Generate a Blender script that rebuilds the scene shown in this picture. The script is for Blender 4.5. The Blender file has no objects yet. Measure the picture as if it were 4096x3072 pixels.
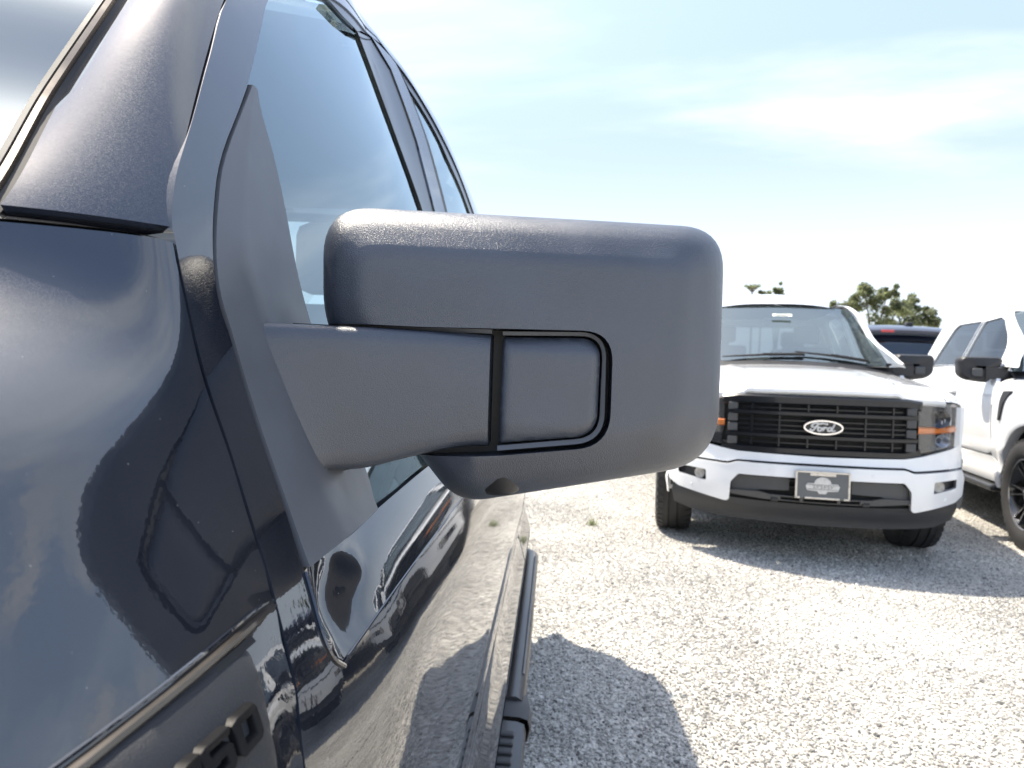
import bpy, bmesh, math, random, bisect
from mathutils import Vector, Matrix, geometry
R = math.radians
random.seed(7)
S = bpy.context.scene
COL = S.collection

# ------------------------------------------------------------------ camera, sky, sun, exposure
cam_d = bpy.data.cameras.new("camera"); cam = bpy.data.objects.new("camera", cam_d); COL.objects.link(cam)
cam_d.sensor_width = 36.0; cam_d.lens = 36.0 * 2840 / 4096
cam_d.clip_start = 0.02; cam_d.clip_end = 3000
CAM = Vector((0, 0, 1.2147))
def cam_matrix(vx, vy, roll, f=2840.0, W=4096, H=3072):
    yc = Vector(((vx - W/2)/f, -(vy - H/2)/f, -1)).normalized()
    up = Vector((math.sin(roll), math.cos(roll), 0))
    zc = (up - yc * up.dot(yc)).normalized()
    xc = yc.cross(zc)
    return Matrix(((*xc, CAM.x), (*yc, CAM.y), (*zc, CAM.z), (0, 0, 0, 1)))
cam.matrix_world = cam_matrix(2213, 1483, 0.0331)
cam_d.dof.use_dof = True; cam_d.dof.focus_distance = 0.60; cam_d.dof.aperture_fstop = 14.0
S.camera = cam

SUN_AZ, SUN_EL = R(-53), R(61)      # azimuth from +Y, negative = to the left
sun_dir = Vector((math.sin(SUN_AZ)*math.cos(SUN_EL), math.cos(SUN_AZ)*math.cos(SUN_EL), math.sin(SUN_EL)))
sd = bpy.data.lights.new("sun", 'SUN'); sd.energy = 3.8; sd.angle = R(0.53); sd.color = (1.0, 0.91, 0.77)
sun = bpy.data.objects.new("sun", sd); COL.objects.link(sun)
sun.rotation_euler = (-sun_dir).to_track_quat('-Z', 'Y').to_euler(); sun.location = sun_dir * 30

HZ1 = 0.32
world = bpy.data.worlds.new("World"); S.world = world; world.use_nodes = True
wn, wl = world.node_tree.nodes, world.node_tree.links
wn.clear()
def N(nodes, t, **kw):
    n = nodes.new(t)
    for k, v in kw.items(): setattr(n, k, v)
    return n
w_out = N(wn, "ShaderNodeOutputWorld"); w_bg = N(wn, "ShaderNodeBackground"); w_bg.inputs[1].default_value = 0.15
sky = N(wn, "ShaderNodeTexSky", sky_type='NISHITA', sun_disc=False, sun_elevation=SUN_EL, sun_rotation=SUN_AZ, air_density=1.0, dust_density=2.2, ozone_density=1.6, altitude=50)
tc = N(wn, "ShaderNodeTexCoord")
sep = N(wn, "ShaderNodeSeparateXYZ"); wl.new(tc.outputs["Generated"], sep.inputs[0])
def wmath(op, a, b=None, clamp=False):
    m = N(wn, "ShaderNodeMath", operation=op, use_clamp=clamp)
    for i, q in enumerate((a, b)):
        if q is None: continue
        if isinstance(q, (int, float)): m.inputs[i].default_value = q
        else: wl.new(q, m.inputs[i])
    return m.outputs[0]
zc = wmath('ADD', wmath('MAXIMUM', sep.outputs[2], 0.0), 0.16)
px_, py_ = wmath('DIVIDE', sep.outputs[0], zc), wmath('DIVIDE', sep.outputs[1], zc)
comb = N(wn, "ShaderNodeCombineXYZ"); wl.new(px_, comb.inputs[0]); wl.new(py_, comb.inputs[1])
mp = N(wn, "ShaderNodeMapping"); mp.inputs[1].default_value = (11.07, 16.88, 0); mp.inputs[2].default_value = (0, 0, R(28)); mp.inputs[3].default_value = (0.42, 1.05, 1)
wl.new(comb.outputs[0], mp.inputs[0])
nz = N(wn, "ShaderNodeTexNoise"); nz.inputs["Scale"].default_value = 0.95; nz.inputs["Detail"].default_value = 7; nz.inputs["Roughness"].default_value = 0.52; nz.inputs["Distortion"].default_value = 0.25
wl.new(mp.outputs[0], nz.inputs["Vector"])
rmp = N(wn, "ShaderNodeMapRange", interpolation_type='SMOOTHSTEP'); rmp.inputs[1].default_value = 0.47; rmp.inputs[2].default_value = 0.70; rmp.inputs[4].default_value = 0.85
wl.new(nz.outputs[0], rmp.inputs[0])
hz = N(wn, "ShaderNodeMapRange", interpolation_type='SMOOTHSTEP'); hz.inputs[1].default_value = 0.95; hz.inputs[2].default_value = 0.05; hz.inputs[3].default_value = 0.25; hz.inputs[4].default_value = 0.95
wl.new(sep.outputs[2], hz.inputs[0])
dsun = N(wn, "ShaderNodeVectorMath", operation='DOT_PRODUCT'); dsun.inputs[1].default_value = (math.sin(SUN_AZ), math.cos(SUN_AZ), 0); wl.new(tc.outputs["Generated"], dsun.inputs[0])
azw = N(wn, "ShaderNodeMapRange", interpolation_type='SMOOTHSTEP'); azw.inputs[1].default_value = -0.75; azw.inputs[2].default_value = 0.15; azw.inputs[3].default_value = 0.30; azw.inputs[4].default_value = 1.0
wl.new(dsun.outputs["Value"], azw.inputs[0])
hzf = wmath('MULTIPLY', hz.outputs[0], azw.outputs[0])
mx1 = N(wn, "ShaderNodeMixRGB"); mx1.inputs[2].default_value = (1.66, 2.04, 2.60, 1); wl.new(hzf, mx1.inputs[0]); wl.new(sky.outputs[0], mx1.inputs[1])
mx2 = N(wn, "ShaderNodeMixRGB"); mx2.inputs[2].default_value = (4.2, 4.5, 4.9, 1); wl.new(rmp.outputs[0], mx2.inputs[0]); wl.new(mx1.outputs[0], mx2.inputs[1])
hz2 = N(wn, "ShaderNodeMapRange", interpolation_type='SMOOTHSTEP'); hz2.inputs[1].default_value = HZ1; hz2.inputs[2].default_value = 0.10; hz2.inputs[3].default_value = 0.0; hz2.inputs[4].default_value = 0.9
wl.new(sep.outputs[2], hz2.inputs[0])
pz = N(wn, "ShaderNodeTexNoise"); pz.inputs["Scale"].default_value = 5.2; pz.inputs["Detail"].default_value = 6; pz.inputs["Roughness"].default_value = 0.5
pm = N(wn, "ShaderNodeMapping"); pm.inputs[3].default_value = (1, 1, 1.9); wl.new(tc.outputs["Generated"], pm.inputs[0]); wl.new(pm.outputs[0], pz.inputs["Vector"])
pr = N(wn, "ShaderNodeMapRange", interpolation_type='SMOOTHSTEP'); pr.inputs[1].default_value = 0.50; pr.inputs[2].default_value = 0.60; wl.new(pz.outputs[0], pr.inputs[0])
pb = N(wn, "ShaderNodeMapRange", interpolation_type='SMOOTHSTEP'); pb.inputs[1].default_value = 0.75; pb.inputs[2].default_value = 0.35; wl.new(sep.outputs[2], pb.inputs[0])
paz = N(wn, "ShaderNodeMapRange", interpolation_type='SMOOTHSTEP'); paz.inputs[1].default_value = 0.15; paz.inputs[2].default_value = -0.35; wl.new(dsun.outputs["Value"], paz.inputs[0])
pf = wmath('MULTIPLY', wmath('MULTIPLY', pr.outputs[0], pb.outputs[0]), wmath('MULTIPLY', paz.outputs[0], 0.85))
mxp = N(wn, "ShaderNodeMixRGB"); mxp.inputs[2].default_value = (3.6, 3.6, 3.65, 1); wl.new(pf, mxp.inputs[0]); wl.new(mx2.outputs[0], mxp.inputs[1])
hz2f = wmath('MULTIPLY', hz2.outputs[0], azw.outputs[0])
mx3 = N(wn, "ShaderNodeMixRGB"); mx3.inputs[2].default_value = (2.95, 3.3, 3.75, 1); wl.new(hz2f, mx3.inputs[0]); wl.new(mxp.outputs[0], mx3.inputs[1])
wl.new(mx3.outputs[0], w_bg.inputs[0]); wl.new(w_bg.outputs[0], w_out.inputs[0])

S.view_settings.view_transform = 'Standard'; S.view_settings.look = 'None'
S.view_settings.gamma = 1.0; S.view_settings.use_curve_mapping = False
S.view_settings.exposure = 1.42
S.render.engine = 'CYCLES'
S.cycles.use_denoising = True
S.cycles.max_bounces = 8; S.cycles.transparent_max_bounces = 12; S.cycles.glossy_bounces = 5

# ------------------------------------------------------------------ materials
def mat(name, col, rough=0.5, metal=0.0, coat=0.0, coat_rough=0.03, spec=0.5, bump=None, flake=None, vary=None, coat_ior=1.5, emit=None):
    m = bpy.data.materials.new(name); m.use_nodes = True
    n, l = m.node_tree.nodes, m.node_tree.links
    b = n["Principled BSDF"]
    b.inputs["Base Color"].default_value = (*col, 1); b.inputs["Roughness"].default_value = rough
    b.inputs["Metallic"].default_value = metal; b.inputs["Specular IOR Level"].default_value = spec
    b.inputs["Coat Weight"].default_value = coat; b.inputs["Coat Roughness"].default_value = coat_rough; b.inputs["Coat IOR"].default_value = coat_ior
    geo = N(n, "ShaderNodeNewGeometry"); tex = N(n, "ShaderNodeTexCoord")
    if vary:                                   # (scale, amount): patchy colour, dust and wear
        t = N(n, "ShaderNodeTexNoise"); t.inputs["Scale"].default_value = vary[0]; t.inputs["Detail"].default_value = 6
        l.new(tex.outputs["Object"], t.inputs["Vector"])
        mr = N(n, "ShaderNodeMapRange"); mr.inputs[1].default_value = 0.3; mr.inputs[2].default_value = 0.7
        mr.inputs[3].default_value = 1 - vary[1]; mr.inputs[4].default_value = 1 + vary[1]
        l.new(t.outputs[0], mr.inputs[0])
        mm = N(n, "ShaderNodeMixRGB", blend_type='MULTIPLY'); mm.inputs[0].default_value = 1; mm.inputs[1].default_value = (*col, 1)
        l.new(mr.outputs[0], mm.inputs[2]); l.new(mm.outputs[0], b.inputs["Base Color"])
        r2 = N(n, "ShaderNodeMapRange"); r2.inputs[1].default_value = 0.3; r2.inputs[2].default_value = 0.7
        r2.inputs[3].default_value = max(rough - 0.06, 0.01); r2.inputs[4].default_value = rough + 0.06
        l.new(t.outputs[0], r2.inputs[0])
        if not coat: l.new(r2.outputs[0], b.inputs["Roughness"])
    if bump:                                   # (scale, distance, kind)
        if bump[2] == 'v':
            t = N(n, "ShaderNodeTexVoronoi"); t.inputs["Scale"].default_value = bump[0]; o = t.outputs["Distance"]
        else:
            t = N(n, "ShaderNodeTexNoise"); t.inputs["Scale"].default_value = bump[0]; t.inputs["Detail"].default_value = 3; o = t.outputs[0]
        l.new(tex.outputs["Object"], t.inputs["Vector"])
        bp = N(n, "ShaderNodeBump"); bp.inputs["Strength"].default_value = 1.0; bp.inputs["Distance"].default_value = bump[1]
        l.new(o, bp.inputs["Height"]); l.new(bp.outputs[0], b.inputs["Normal"])
    if flake:                                  # (scale, tilt): metallic flakes under clear coat
        t = N(n, "ShaderNodeTexVoronoi"); t.inputs["Scale"].default_value = flake[0]
        l.new(tex.outputs["Object"], t.inputs["Vector"])
        sb = N(n, "ShaderNodeVectorMath", operation='SUBTRACT'); sb.inputs[1].default_value = (0.5, 0.5, 0.5); l.new(t.outputs["Color"], sb.inputs[0])
        sc = N(n, "ShaderNodeVectorMath", operation='SCALE'); sc.inputs["Scale"].default_value = flake[1]; l.new(sb.outputs[0], sc.inputs[0])
        ad = N(n, "ShaderNodeVectorMath", operation='ADD'); l.new(geo.outputs["Normal"], ad.inputs[0]); l.new(sc.outputs[0], ad.inputs[1])
        nm = N(n, "ShaderNodeVectorMath", operation='NORMALIZE'); l.new(ad.outputs[0], nm.inputs[0]); l.new(nm.outputs[0], b.inputs["Normal"])
    if emit: b.inputs["Emission Color"].default_value = (*emit, 1); b.inputs["Emission Strength"].default_value = 1
    return m

def glass(name, tint, refl=1.7, rough=0.0, gcol=(1, 1, 1)):
    m = bpy.data.materials.new(name); m.use_nodes = True
    n, l = m.node_tree.nodes, m.node_tree.links; n.clear()
    out = N(n, "ShaderNodeOutputMaterial"); mix = N(n, "ShaderNodeMixShader")
    tr = N(n, "ShaderNodeBsdfTransparent"); tr.inputs[0].default_value = (*tint, 1)
    gl = N(n, "ShaderNodeBsdfGlossy"); gl.inputs["Roughness"].default_value = rough; gl.inputs[0].default_value = (*gcol, 1)
    g = N(n, "ShaderNodeNewGeometry"); d = N(n, "ShaderNodeVectorMath", operation='DOT_PRODUCT')
    l.new(g.outputs["Normal"], d.inputs[0]); l.new(g.outputs["Incoming"], d.inputs[1])
    def mth(op, a, b):
        q = N(n, "ShaderNodeMath", operation=op)
        for i, v in enumerate((a, b)):
            if v is None: continue
            if isinstance(v, (int, float)): q.inputs[i].default_value = v
            else: l.new(v, q.inputs[i])
        return q.outputs[0]
    a = mth('ABSOLUTE', d.outputs["Value"], None); f = mth('POWER', mth('SUBTRACT', 1.0, a), 5.0)
    F = mth('ADD', mth('MULTIPLY', f, 0.94), 0.042 * refl)
    mn = mth('MINIMUM', F, 1.0)
    l.new(mn, mix.inputs[0]); l.new(tr.outputs[0], mix.inputs[1]); l.new(gl.outputs[0], mix.inputs[2]); l.new(mix.outputs[0], out.inputs[0])
    return m

M = {}
M['paint_dark'] = mat('dark metallic paint', (0.0055, 0.0080, 0.0150), rough=0.60, metal=0.09, coat=1.0, coat_rough=0.008, spec=0.02, coat_ior=1.95, flake=(2600, 0.45))
def road_dust(m):
    n, l = m.node_tree.nodes, m.node_tree.links; b = n["Principled BSDF"]; t = N(n, "ShaderNodeTexCoord")
    ns = N(n, "ShaderNodeTexNoise"); ns.inputs["Scale"].default_value = 240; ns.inputs["Detail"].default_value = 2; l.new(t.outputs["Object"], ns.inputs["Vector"])
    bp = N(n, "ShaderNodeBump"); bp.inputs["Strength"].default_value = 1; bp.inputs["Distance"].default_value = 0.000022; l.new(ns.outputs[0], bp.inputs["Height"]); l.new(bp.outputs[0], b.inputs["Coat Normal"])
    v = N(n, "ShaderNodeTexVoronoi"); v.inputs["Scale"].default_value = 170; l.new(t.outputs["Object"], v.inputs["Vector"])
    sx = N(n, "ShaderNodeSeparateXYZ"); l.new(v.outputs["Color"], sx.inputs[0])
    rad = N(n, "ShaderNodeMapRange"); rad.inputs[1].default_value = 0.55; rad.inputs[2].default_value = 1.0; rad.inputs[3].default_value = 0.0; rad.inputs[4].default_value = 0.075; l.new(sx.outputs[0], rad.inputs[0])
    lt = N(n, "ShaderNodeMath", operation='LESS_THAN'); l.new(v.outputs["Distance"], lt.inputs[0]); l.new(rad.outputs[0], lt.inputs[1])
    film = N(n, "ShaderNodeTexNoise"); film.inputs["Scale"].default_value = 9; film.inputs["Detail"].default_value = 5; l.new(t.outputs["Object"], film.inputs["Vector"])
    fr = N(n, "ShaderNodeMapRange"); fr.inputs[1].default_value = 0.35; fr.inputs[2].default_value = 0.75; fr.inputs[3].default_value = 0.0; fr.inputs[4].default_value = 0.035; l.new(film.outputs[0], fr.inputs[0])
    mxx = N(n, "ShaderNodeMath", operation='MAXIMUM'); sp_ = N(n, "ShaderNodeMath", operation='MULTIPLY'); sp_.inputs[1].default_value = 0.35; l.new(lt.outputs[0], sp_.inputs[0]); l.new(sp_.outputs[0], mxx.inputs[0]); l.new(fr.outputs[0], mxx.inputs[1])
    mc = N(n, "ShaderNodeMixRGB"); mc.inputs[1].default_value = b.inputs["Base Color"].default_value; mc.inputs[2].default_value = (0.42, 0.41, 0.39, 1); l.new(mxx.outputs[0], mc.inputs[0]); l.new(mc.outputs[0], b.inputs["Base Color"])
road_dust(M['paint_dark'])
M['paint_white'] = mat('white paint', (0.74, 0.75, 0.76), rough=0.35, coat=1.0, vary=(3, 0.02))
M['paint_blue'] = mat('dark blue paint', (0.012, 0.018, 0.045), rough=0.3, coat=1.0, vary=(3, 0.1))
M['paint_green'] = mat('dark teal paint', (0.015, 0.035, 0.034), rough=0.3, coat=1.0, vary=(3, 0.1))
M['plastic_grain'] = mat('grained black plastic', (0.032, 0.041, 0.060), rough=0.35, spec=1.0, bump=(1300, 0.00045, 'n'), vary=(22, 0.16))
M['plastic_sail'] = mat('grained sail plastic', (0.085, 0.093, 0.108), rough=0.44, bump=(1500, 0.00016, 'n'), vary=(25, 0.08))
M['plastic_black'] = mat('black plastic', (0.014, 0.014, 0.016), rough=0.5, vary=(12, 0.15))
M['plastic_grey'] = mat('grey plastic', (0.055, 0.057, 0.06), rough=0.55, bump=(300, 0.0002, 'n'), vary=(8, 0.1))
M['plastic_dam'] = mat('dark bumper plastic', (0.022, 0.024, 0.028), rough=0.6, vary=(6, 0.12))
M['gloss_black'] = mat('gloss black trim', (0.007, 0.008, 0.011), rough=0.3, coat=0.25, spec=0.35, vary=(10, 0.2))
M['lip'] = mat('satin trim lip', (0.10, 0.105, 0.115), rough=0.38, vary=(20, 0.05))
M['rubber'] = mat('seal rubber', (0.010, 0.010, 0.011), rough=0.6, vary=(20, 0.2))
M['brown_trim'] = mat('satin trim', (0.16, 0.14, 0.12), rough=0.22, metal=0.8, vary=(20, 0.1))
M['chrome'] = mat('chrome', (0.75, 0.75, 0.76), rough=0.08, metal=1.0, vary=(20, 0.03))
M['plastic_badge'] = mat('grained badge plastic', (0.022, 0.024, 0.029), rough=0.44, spec=0.28, bump=(1500, 0.0004, 'n'), vary=(30, 0.1))
M['letter_edge'] = mat('gloss black lettering', (0.009, 0.009, 0.010), rough=0.42, coat=0.0, spec=0.08, bump=(900, 0.00004, 'n'), vary=(60, 0.2))
M['tyre'] = mat('tyre rubber', (0.022, 0.022, 0.023), rough=0.75, bump=(140, 0.001, 'n'), vary=(9, 0.25))
M['interior'] = mat('interior trim', (0.045, 0.045, 0.05), rough=0.8, vary=(8, 0.15))
M['seat'] = mat('seat fabric', (0.07, 0.072, 0.08), rough=0.85, bump=(400, 0.0004, 'n'), vary=(8, 0.12))
M['under'] = mat('underbody', (0.008, 0.008, 0.008), rough=0.8, vary=(6, 0.3))
M['amber'] = mat('amber lens', (0.75, 0.20, 0.03), rough=0.15, coat=1.0, vary=(30, 0.1))
M['red'] = mat('red lens', (0.55, 0.02, 0.02), rough=0.15, coat=1.0, vary=(30, 0.1))
M['fog'] = mat('fog lens', (0.30, 0.29, 0.27), rough=0.25, coat=0.6, vary=(60, 0.2))
M['reflector'] = mat('lamp reflector', (0.40, 0.43, 0.48), rough=0.2, metal=0.7, vary=(40, 0.1))
M['lamp_body'] = mat('lamp housing', (0.030, 0.031, 0.035), rough=0.25, coat=1.0, vary=(15, 0.2))
M['plate_grey'] = mat('grey plate', (0.10, 0.105, 0.11), rough=0.5, vary=(15, 0.08))
M['plate_frame'] = mat('cream plate frame', (0.62, 0.58, 0.52), rough=0.3, metal=0.3, vary=(20, 0.08))
M['logo_silver'] = mat('silver print', (0.52, 0.52, 0.51), rough=0.4, metal=0.2, vary=(60, 0.15))
M['sticker'] = mat('window sticker', (0.80, 0.82, 0.70), rough=0.5, vary=(60, 0.05))
M['print'] = mat('sticker print', (0.08, 0.09, 0.08), rough=0.6, vary=(60, 0.1))
M['rim'] = mat('gloss black rim', (0.012, 0.012, 0.013), rough=0.15, coat=1.0, vary=(15, 0.2))
M['rim_edge'] = mat('machined rim edge', (0.6, 0.6, 0.62), rough=0.22, metal=1.0, vary=(30, 0.05))
M['board'] = mat('step metal', (0.03, 0.031, 0.034), rough=0.4, coat=0.2, vary=(10, 0.15))
M['glass_side'] = glass('side glass', (0.62, 0.72, 0.73), 5.0, gcol=(0.84, 0.96, 1.0))
M['glass_dark'] = glass('tinted glass', (0.16, 0.18, 0.19), 2.4)
M['glass_ws'] = glass('windscreen glass', (0.66, 0.74, 0.72), 5.6, gcol=(0.86, 0.97, 1.0))
M['glass_lens'] = glass('lamp lens', (0.80, 0.82, 0.84), 0.7)
M['mirror'] = mat('mirror glass', (0.85, 0.86, 0.88), rough=0.01, metal=1.0, vary=(5, 0.01))
M['bark'] = mat('bark', (0.09, 0.075, 0.06), rough=0.9, bump=(12, 0.03, 'n'), vary=(2, 0.3))

def leaf_mat(name, col):
    m = mat(name, col, rough=0.55)
    n, l = m.node_tree.nodes, m.node_tree.links; b = n["Principled BSDF"]
    g = N(n, "ShaderNodeNewGeometry"); ramp = N(n, "ShaderNodeMapRange"); ramp.inputs[3].default_value = 0.55; ramp.inputs[4].default_value = 1.5
    l.new(g.outputs["Random Per Island"], ramp.inputs[0])
    mm = N(n, "ShaderNodeMixRGB", blend_type='MULTIPLY'); mm.inputs[0].default_value = 1; mm.inputs[1].default_value = (*col, 1)
    l.new(ramp.outputs[0], mm.inputs[2]); l.new(mm.outputs[0], b.inputs["Base Color"])
    tl = N(n, "ShaderNodeBsdfTranslucent"); tm = N(n, "ShaderNodeMixRGB", blend_type='MULTIPLY'); tm.inputs[0].default_value = 1; tm.inputs[2].default_value = (2.2, 2.2, 1.8, 1); l.new(mm.outputs[0], tm.inputs[1]); l.new(tm.outputs[0], tl.inputs[0]); ms_ = N(n, "ShaderNodeMixShader"); ms_.inputs[0].default_value = 0.6
    l.new(b.outputs[0], ms_.inputs[1]); l.new(tl.outputs[0], ms_.inputs[2]); l.new(ms_.outputs[0], n["Material Output"].inputs[0])
    return m
M['leaf'] = leaf_mat('leaves', (0.115, 0.13, 0.075)); M['leaf2'] = leaf_mat('pale leaves', (0.12, 0.135, 0.085))

def ground_mat():
    m = mat('gravel bed', (0.42, 0.40, 0.36), rough=0.9)
    n, l = m.node_tree.nodes, m.node_tree.links; b = n["Principled BSDF"]
    t = N(n, "ShaderNodeTexCoord")
    v = N(n, "ShaderNodeTexVoronoi"); v.inputs["Scale"].default_value = 75; l.new(t.outputs["Object"], v.inputs["Vector"])
    v2 = N(n, "ShaderNodeTexNoise"); v2.inputs["Scale"].default_value = 0.6; v2.inputs["Detail"].default_value = 6; l.new(t.outputs["Object"], v2.inputs["Vector"])
    cr = N(n, "ShaderNodeValToRGB")
    cr.color_ramp.elements[0].color = (0.42, 0.40, 0.37, 1); cr.color_ramp.elements[1].color = (0.62, 0.60, 0.55, 1)
    sepc = N(n, "ShaderNodeSeparateXYZ"); l.new(v.outputs["Color"], sepc.inputs[0]); l.new(sepc.outputs[0], cr.inputs[0])
    mr = N(n, "ShaderNodeMapRange"); mr.inputs[1].default_value = 0.3; mr.inputs[2].default_value = 0.7; mr.inputs[3].default_value = 0.85; mr.inputs[4].default_value = 1.1; l.new(v2.outputs[0], mr.inputs[0])
    mm = N(n, "ShaderNodeMixRGB", blend_type='MULTIPLY'); mm.inputs[0].default_value = 1; l.new(cr.outputs[0], mm.inputs[1]); l.new(mr.outputs[0], mm.inputs[2]); l.new(mm.outputs[0], b.inputs["Base Color"])
    bp = N(n, "ShaderNodeBump"); bp.inputs["Strength"].default_value = 1.0; bp.inputs["Distance"].default_value = 0.012; bp.invert = True
    l.new(v.outputs["Distance"], bp.inputs["Height"]); l.new(bp.outputs[0], b.inputs["Normal"])
    return m
M['ground'] = ground_mat()
def stone_mat():
    m = mat('gravel stones', (0.5, 0.48, 0.44), rough=0.85, bump=(160, 0.002, 'n'))
    n, l = m.node_tree.nodes, m.node_tree.links; b = n["Principled BSDF"]
    oi = N(n, "ShaderNodeObjectInfo"); cr = N(n, "ShaderNodeValToRGB")
    e = cr.color_ramp.elements
    e[0].color = (0.15, 0.148, 0.142, 1); e[1].color = (0.76, 0.74, 0.69, 1)
    q = e.new(0.25); q.color = (0.44, 0.425, 0.395, 1); q = e.new(0.55); q.color = (0.60, 0.58, 0.535, 1)
    l.new(oi.outputs["Random"], cr.inputs[0])
    ns = N(n, "ShaderNodeTexNoise"); ns.inputs["Scale"].default_value = 0.9; ns.inputs["Detail"].default_value = 4; l.new(oi.outputs["Location"], ns.inputs["Vector"])
    mr = N(n, "ShaderNodeMapRange"); mr.inputs[1].default_value = 0.32; mr.inputs[2].default_value = 0.68; mr.inputs[3].default_value = 0.66; mr.inputs[4].default_value = 1.28; l.new(ns.outputs[0], mr.inputs[0])
    mm = N(n, "ShaderNodeMixRGB", blend_type='MULTIPLY'); mm.inputs[0].default_value = 1; l.new(cr.outputs[0], mm.inputs[1]); l.new(mr.outputs[0], mm.inputs[2]); l.new(mm.outputs[0], b.inputs["Base Color"])
    return m
M['stone'] = stone_mat()

# ------------------------------------------------------------------ mesh helpers
def add_obj(name, verts, faces, material, parent=None, smooth=True, angle=38, bevel=0.0, seg=2, world=False):
    me = bpy.data.meshes.new(name); me.from_pydata([tuple(v) for v in verts], [], faces)
    me.materials.append(material); me.update()
    if smooth:
        me.polygons.foreach_set("use_smooth", [True]*len(me.polygons))
        me.set_sharp_from_angle(angle=R(angle))
    o = bpy.data.objects.new(name, me); COL.objects.link(o)
    if parent is not None:
        o.parent = parent
        if world: o.matrix_parent_inverse = parent_world(parent).inverted()
    if bevel:
        b = o.modifiers.new("bevel", 'BEVEL'); b.width = bevel; b.segments = seg; b.limit_method = 'ANGLE'; b.angle_limit = R(48); b.harden_normals = True
    return o
def parent_world(p):
    m = Matrix.Translation(p.location) @ p.rotation_euler.to_matrix().to_4x4()
    if p.parent: m = parent_world(p.parent) @ (p.matrix_parent_inverse @ m)
    return m
def tag(o, label=None, cat=None, group=None, kind=None):
    for k, v in (('label', label), ('category', cat), ('group', group), ('kind', kind)):
        if v: o[k] = v
    return o
def empty(name, loc, rz, label, cat, group=None):
    o = bpy.data.objects.new(name, None); COL.objects.link(o); o.location = loc; o.rotation_euler = (0, 0, rz); o.empty_display_size = 0.1
    return tag(o, label, cat, group)
class MB:
    def __init__(s): s.v = []; s.f = []
    def add(s, v, f):
        k = len(s.v); s.v += [tuple(q) for q in v]; s.f += [tuple(i + k for i in q) for q in f]; return s
    def box(s, a, b):
        x0, y0, z0 = a; x1, y1, z1 = b
        return s.add([(x0,y0,z0),(x1,y0,z0),(x1,y1,z0),(x0,y1,z0),(x0,y0,z1),(x1,y0,z1),(x1,y1,z1),(x0,y1,z1)],
                     [(0,3,2,1),(4,5,6,7),(0,1,5,4),(1,2,6,5),(2,3,7,6),(3,0,4,7)])
    def tube(s, pts, r, n=8, cap=True):
        P = [Vector(p) for p in pts]; vs = []; fs = []
        rr = r if isinstance(r, (list, tuple)) else [r]*len(P)
        for i, p in enumerate(P):
            t = (P[min(i+1, len(P)-1)] - P[max(i-1, 0)]).normalized()
            a = t.orthogonal().normalized() if i == 0 else (a - t*a.dot(t)).normalized()
            b = t.cross(a)
            vs += [p + (a*math.cos(2*math.pi*k/n) + b*math.sin(2*math.pi*k/n))*rr[i] for k in range(n)]
        for i in range(len(P)-1):
            for k in range(n): fs.append((i*n+k, i*n+(k+1) % n, (i+1)*n+(k+1) % n, (i+1)*n+k))
        if cap: fs += [tuple(range(n-1, -1, -1)), tuple(range((len(P)-1)*n, len(P)*n))]
        return s.add(vs, fs)
    def lathe(s, prof, n=32, axis='x'):
        vs = []; fs = []
        for h, r in prof:
            for k in range(n):
                a = 2*math.pi*k/n; c, d = r*math.cos(a), r*math.sin(a)
                vs.append((h, c, d) if axis == 'x' else ((c, h, d) if axis == 'y' else (c, d, h)))
        for i in range(len(prof)-1):
            for k in range(n): fs.append((i*n+k, i*n+(k+1) % n, (i+1)*n+(k+1) % n, (i+1)*n+k))
        return s.add(vs, fs)
    def grid(s, rows):
        m = len(rows[0]); vs = [p for r in rows for p in r]; fs = []
        for i in range(len(rows)-1):
            for k in range(m-1): fs.append((i*m+k, i*m+k+1, (i+1)*m+k+1, (i+1)*m+k))
        return s.add(vs, fs)
    def build(s, name, material, parent=None, **kw): return add_obj(name, s.v, s.f, material, parent, **kw)

def in_poly(p, poly):
    x, y = p; c = False; j = len(poly)-1
    for i in range(len(poly)):
        xi, yi = poly[i]; xj, yj = poly[j]
        if (yi > y) != (yj > y) and x < (xj-xi)*(y-yi)/(yj-yi)+xi: c = not c
        j = i
    return c
def seg_d(p, a, b):
    ax, ay = a; bx, by = b; dx, dy = bx-ax, by-ay; L = dx*dx+dy*dy
    t = 0 if L == 0 else max(0, min(1, ((p[0]-ax)*dx+(p[1]-ay)*dy)/L))
    return math.hypot(p[0]-ax-t*dx, p[1]-ay-t*dy)
def dens(poly, st, closed=True):
    o = []
    n = len(poly)
    for i in range(n if closed else n-1):
        a, b = poly[i], poly[(i+1) % n]; k = max(1, int(math.ceil(math.dist(a, b)/st)))
        o += [tuple(a[q]+(b[q]-a[q])*j/k for q in range(len(a))) for j in range(k)]
    if not closed: o.append(tuple(poly[-1]))
    return o
def rounded(poly, r, n=5):
    o = []
    for i in range(len(poly)):
        p = Vector(poly[i]); a = Vector(poly[i-1]); b = Vector(poly[(i+1) % len(poly)])
        rr = r[i] if isinstance(r, (list, tuple)) else r
        if rr <= 0: o.append(tuple(p)); continue
        da, db = (a-p), (b-p); L = min(rr, da.length*0.49, db.length*0.49)
        q0, q1 = p+da.normalized()*L, p+db.normalized()*L
        for k in range(n+1):
            t = k/n; o.append(tuple(q0*(1-t)**2 + p*2*t*(1-t) + q1*t*t))
    return o
def spline(pts, n=6):                       # Catmull-Rom through points
    P = [Vector(p) for p in pts]; P = [P[0]*2-P[1]] + P + [P[-1]*2-P[-2]]; o = []
    for i in range(1, len(P)-2):
        a, b, c, d = P[i-1:i+3]
        for k in range(n):
            t = k/n; o.append(tuple(0.5*((b*2) + (c-a)*t + (a*2-b*5+c*4-d)*t*t + (b*3-a-c*3+d)*t**3)))
    o.append(tuple(P[-2])); return o

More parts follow.
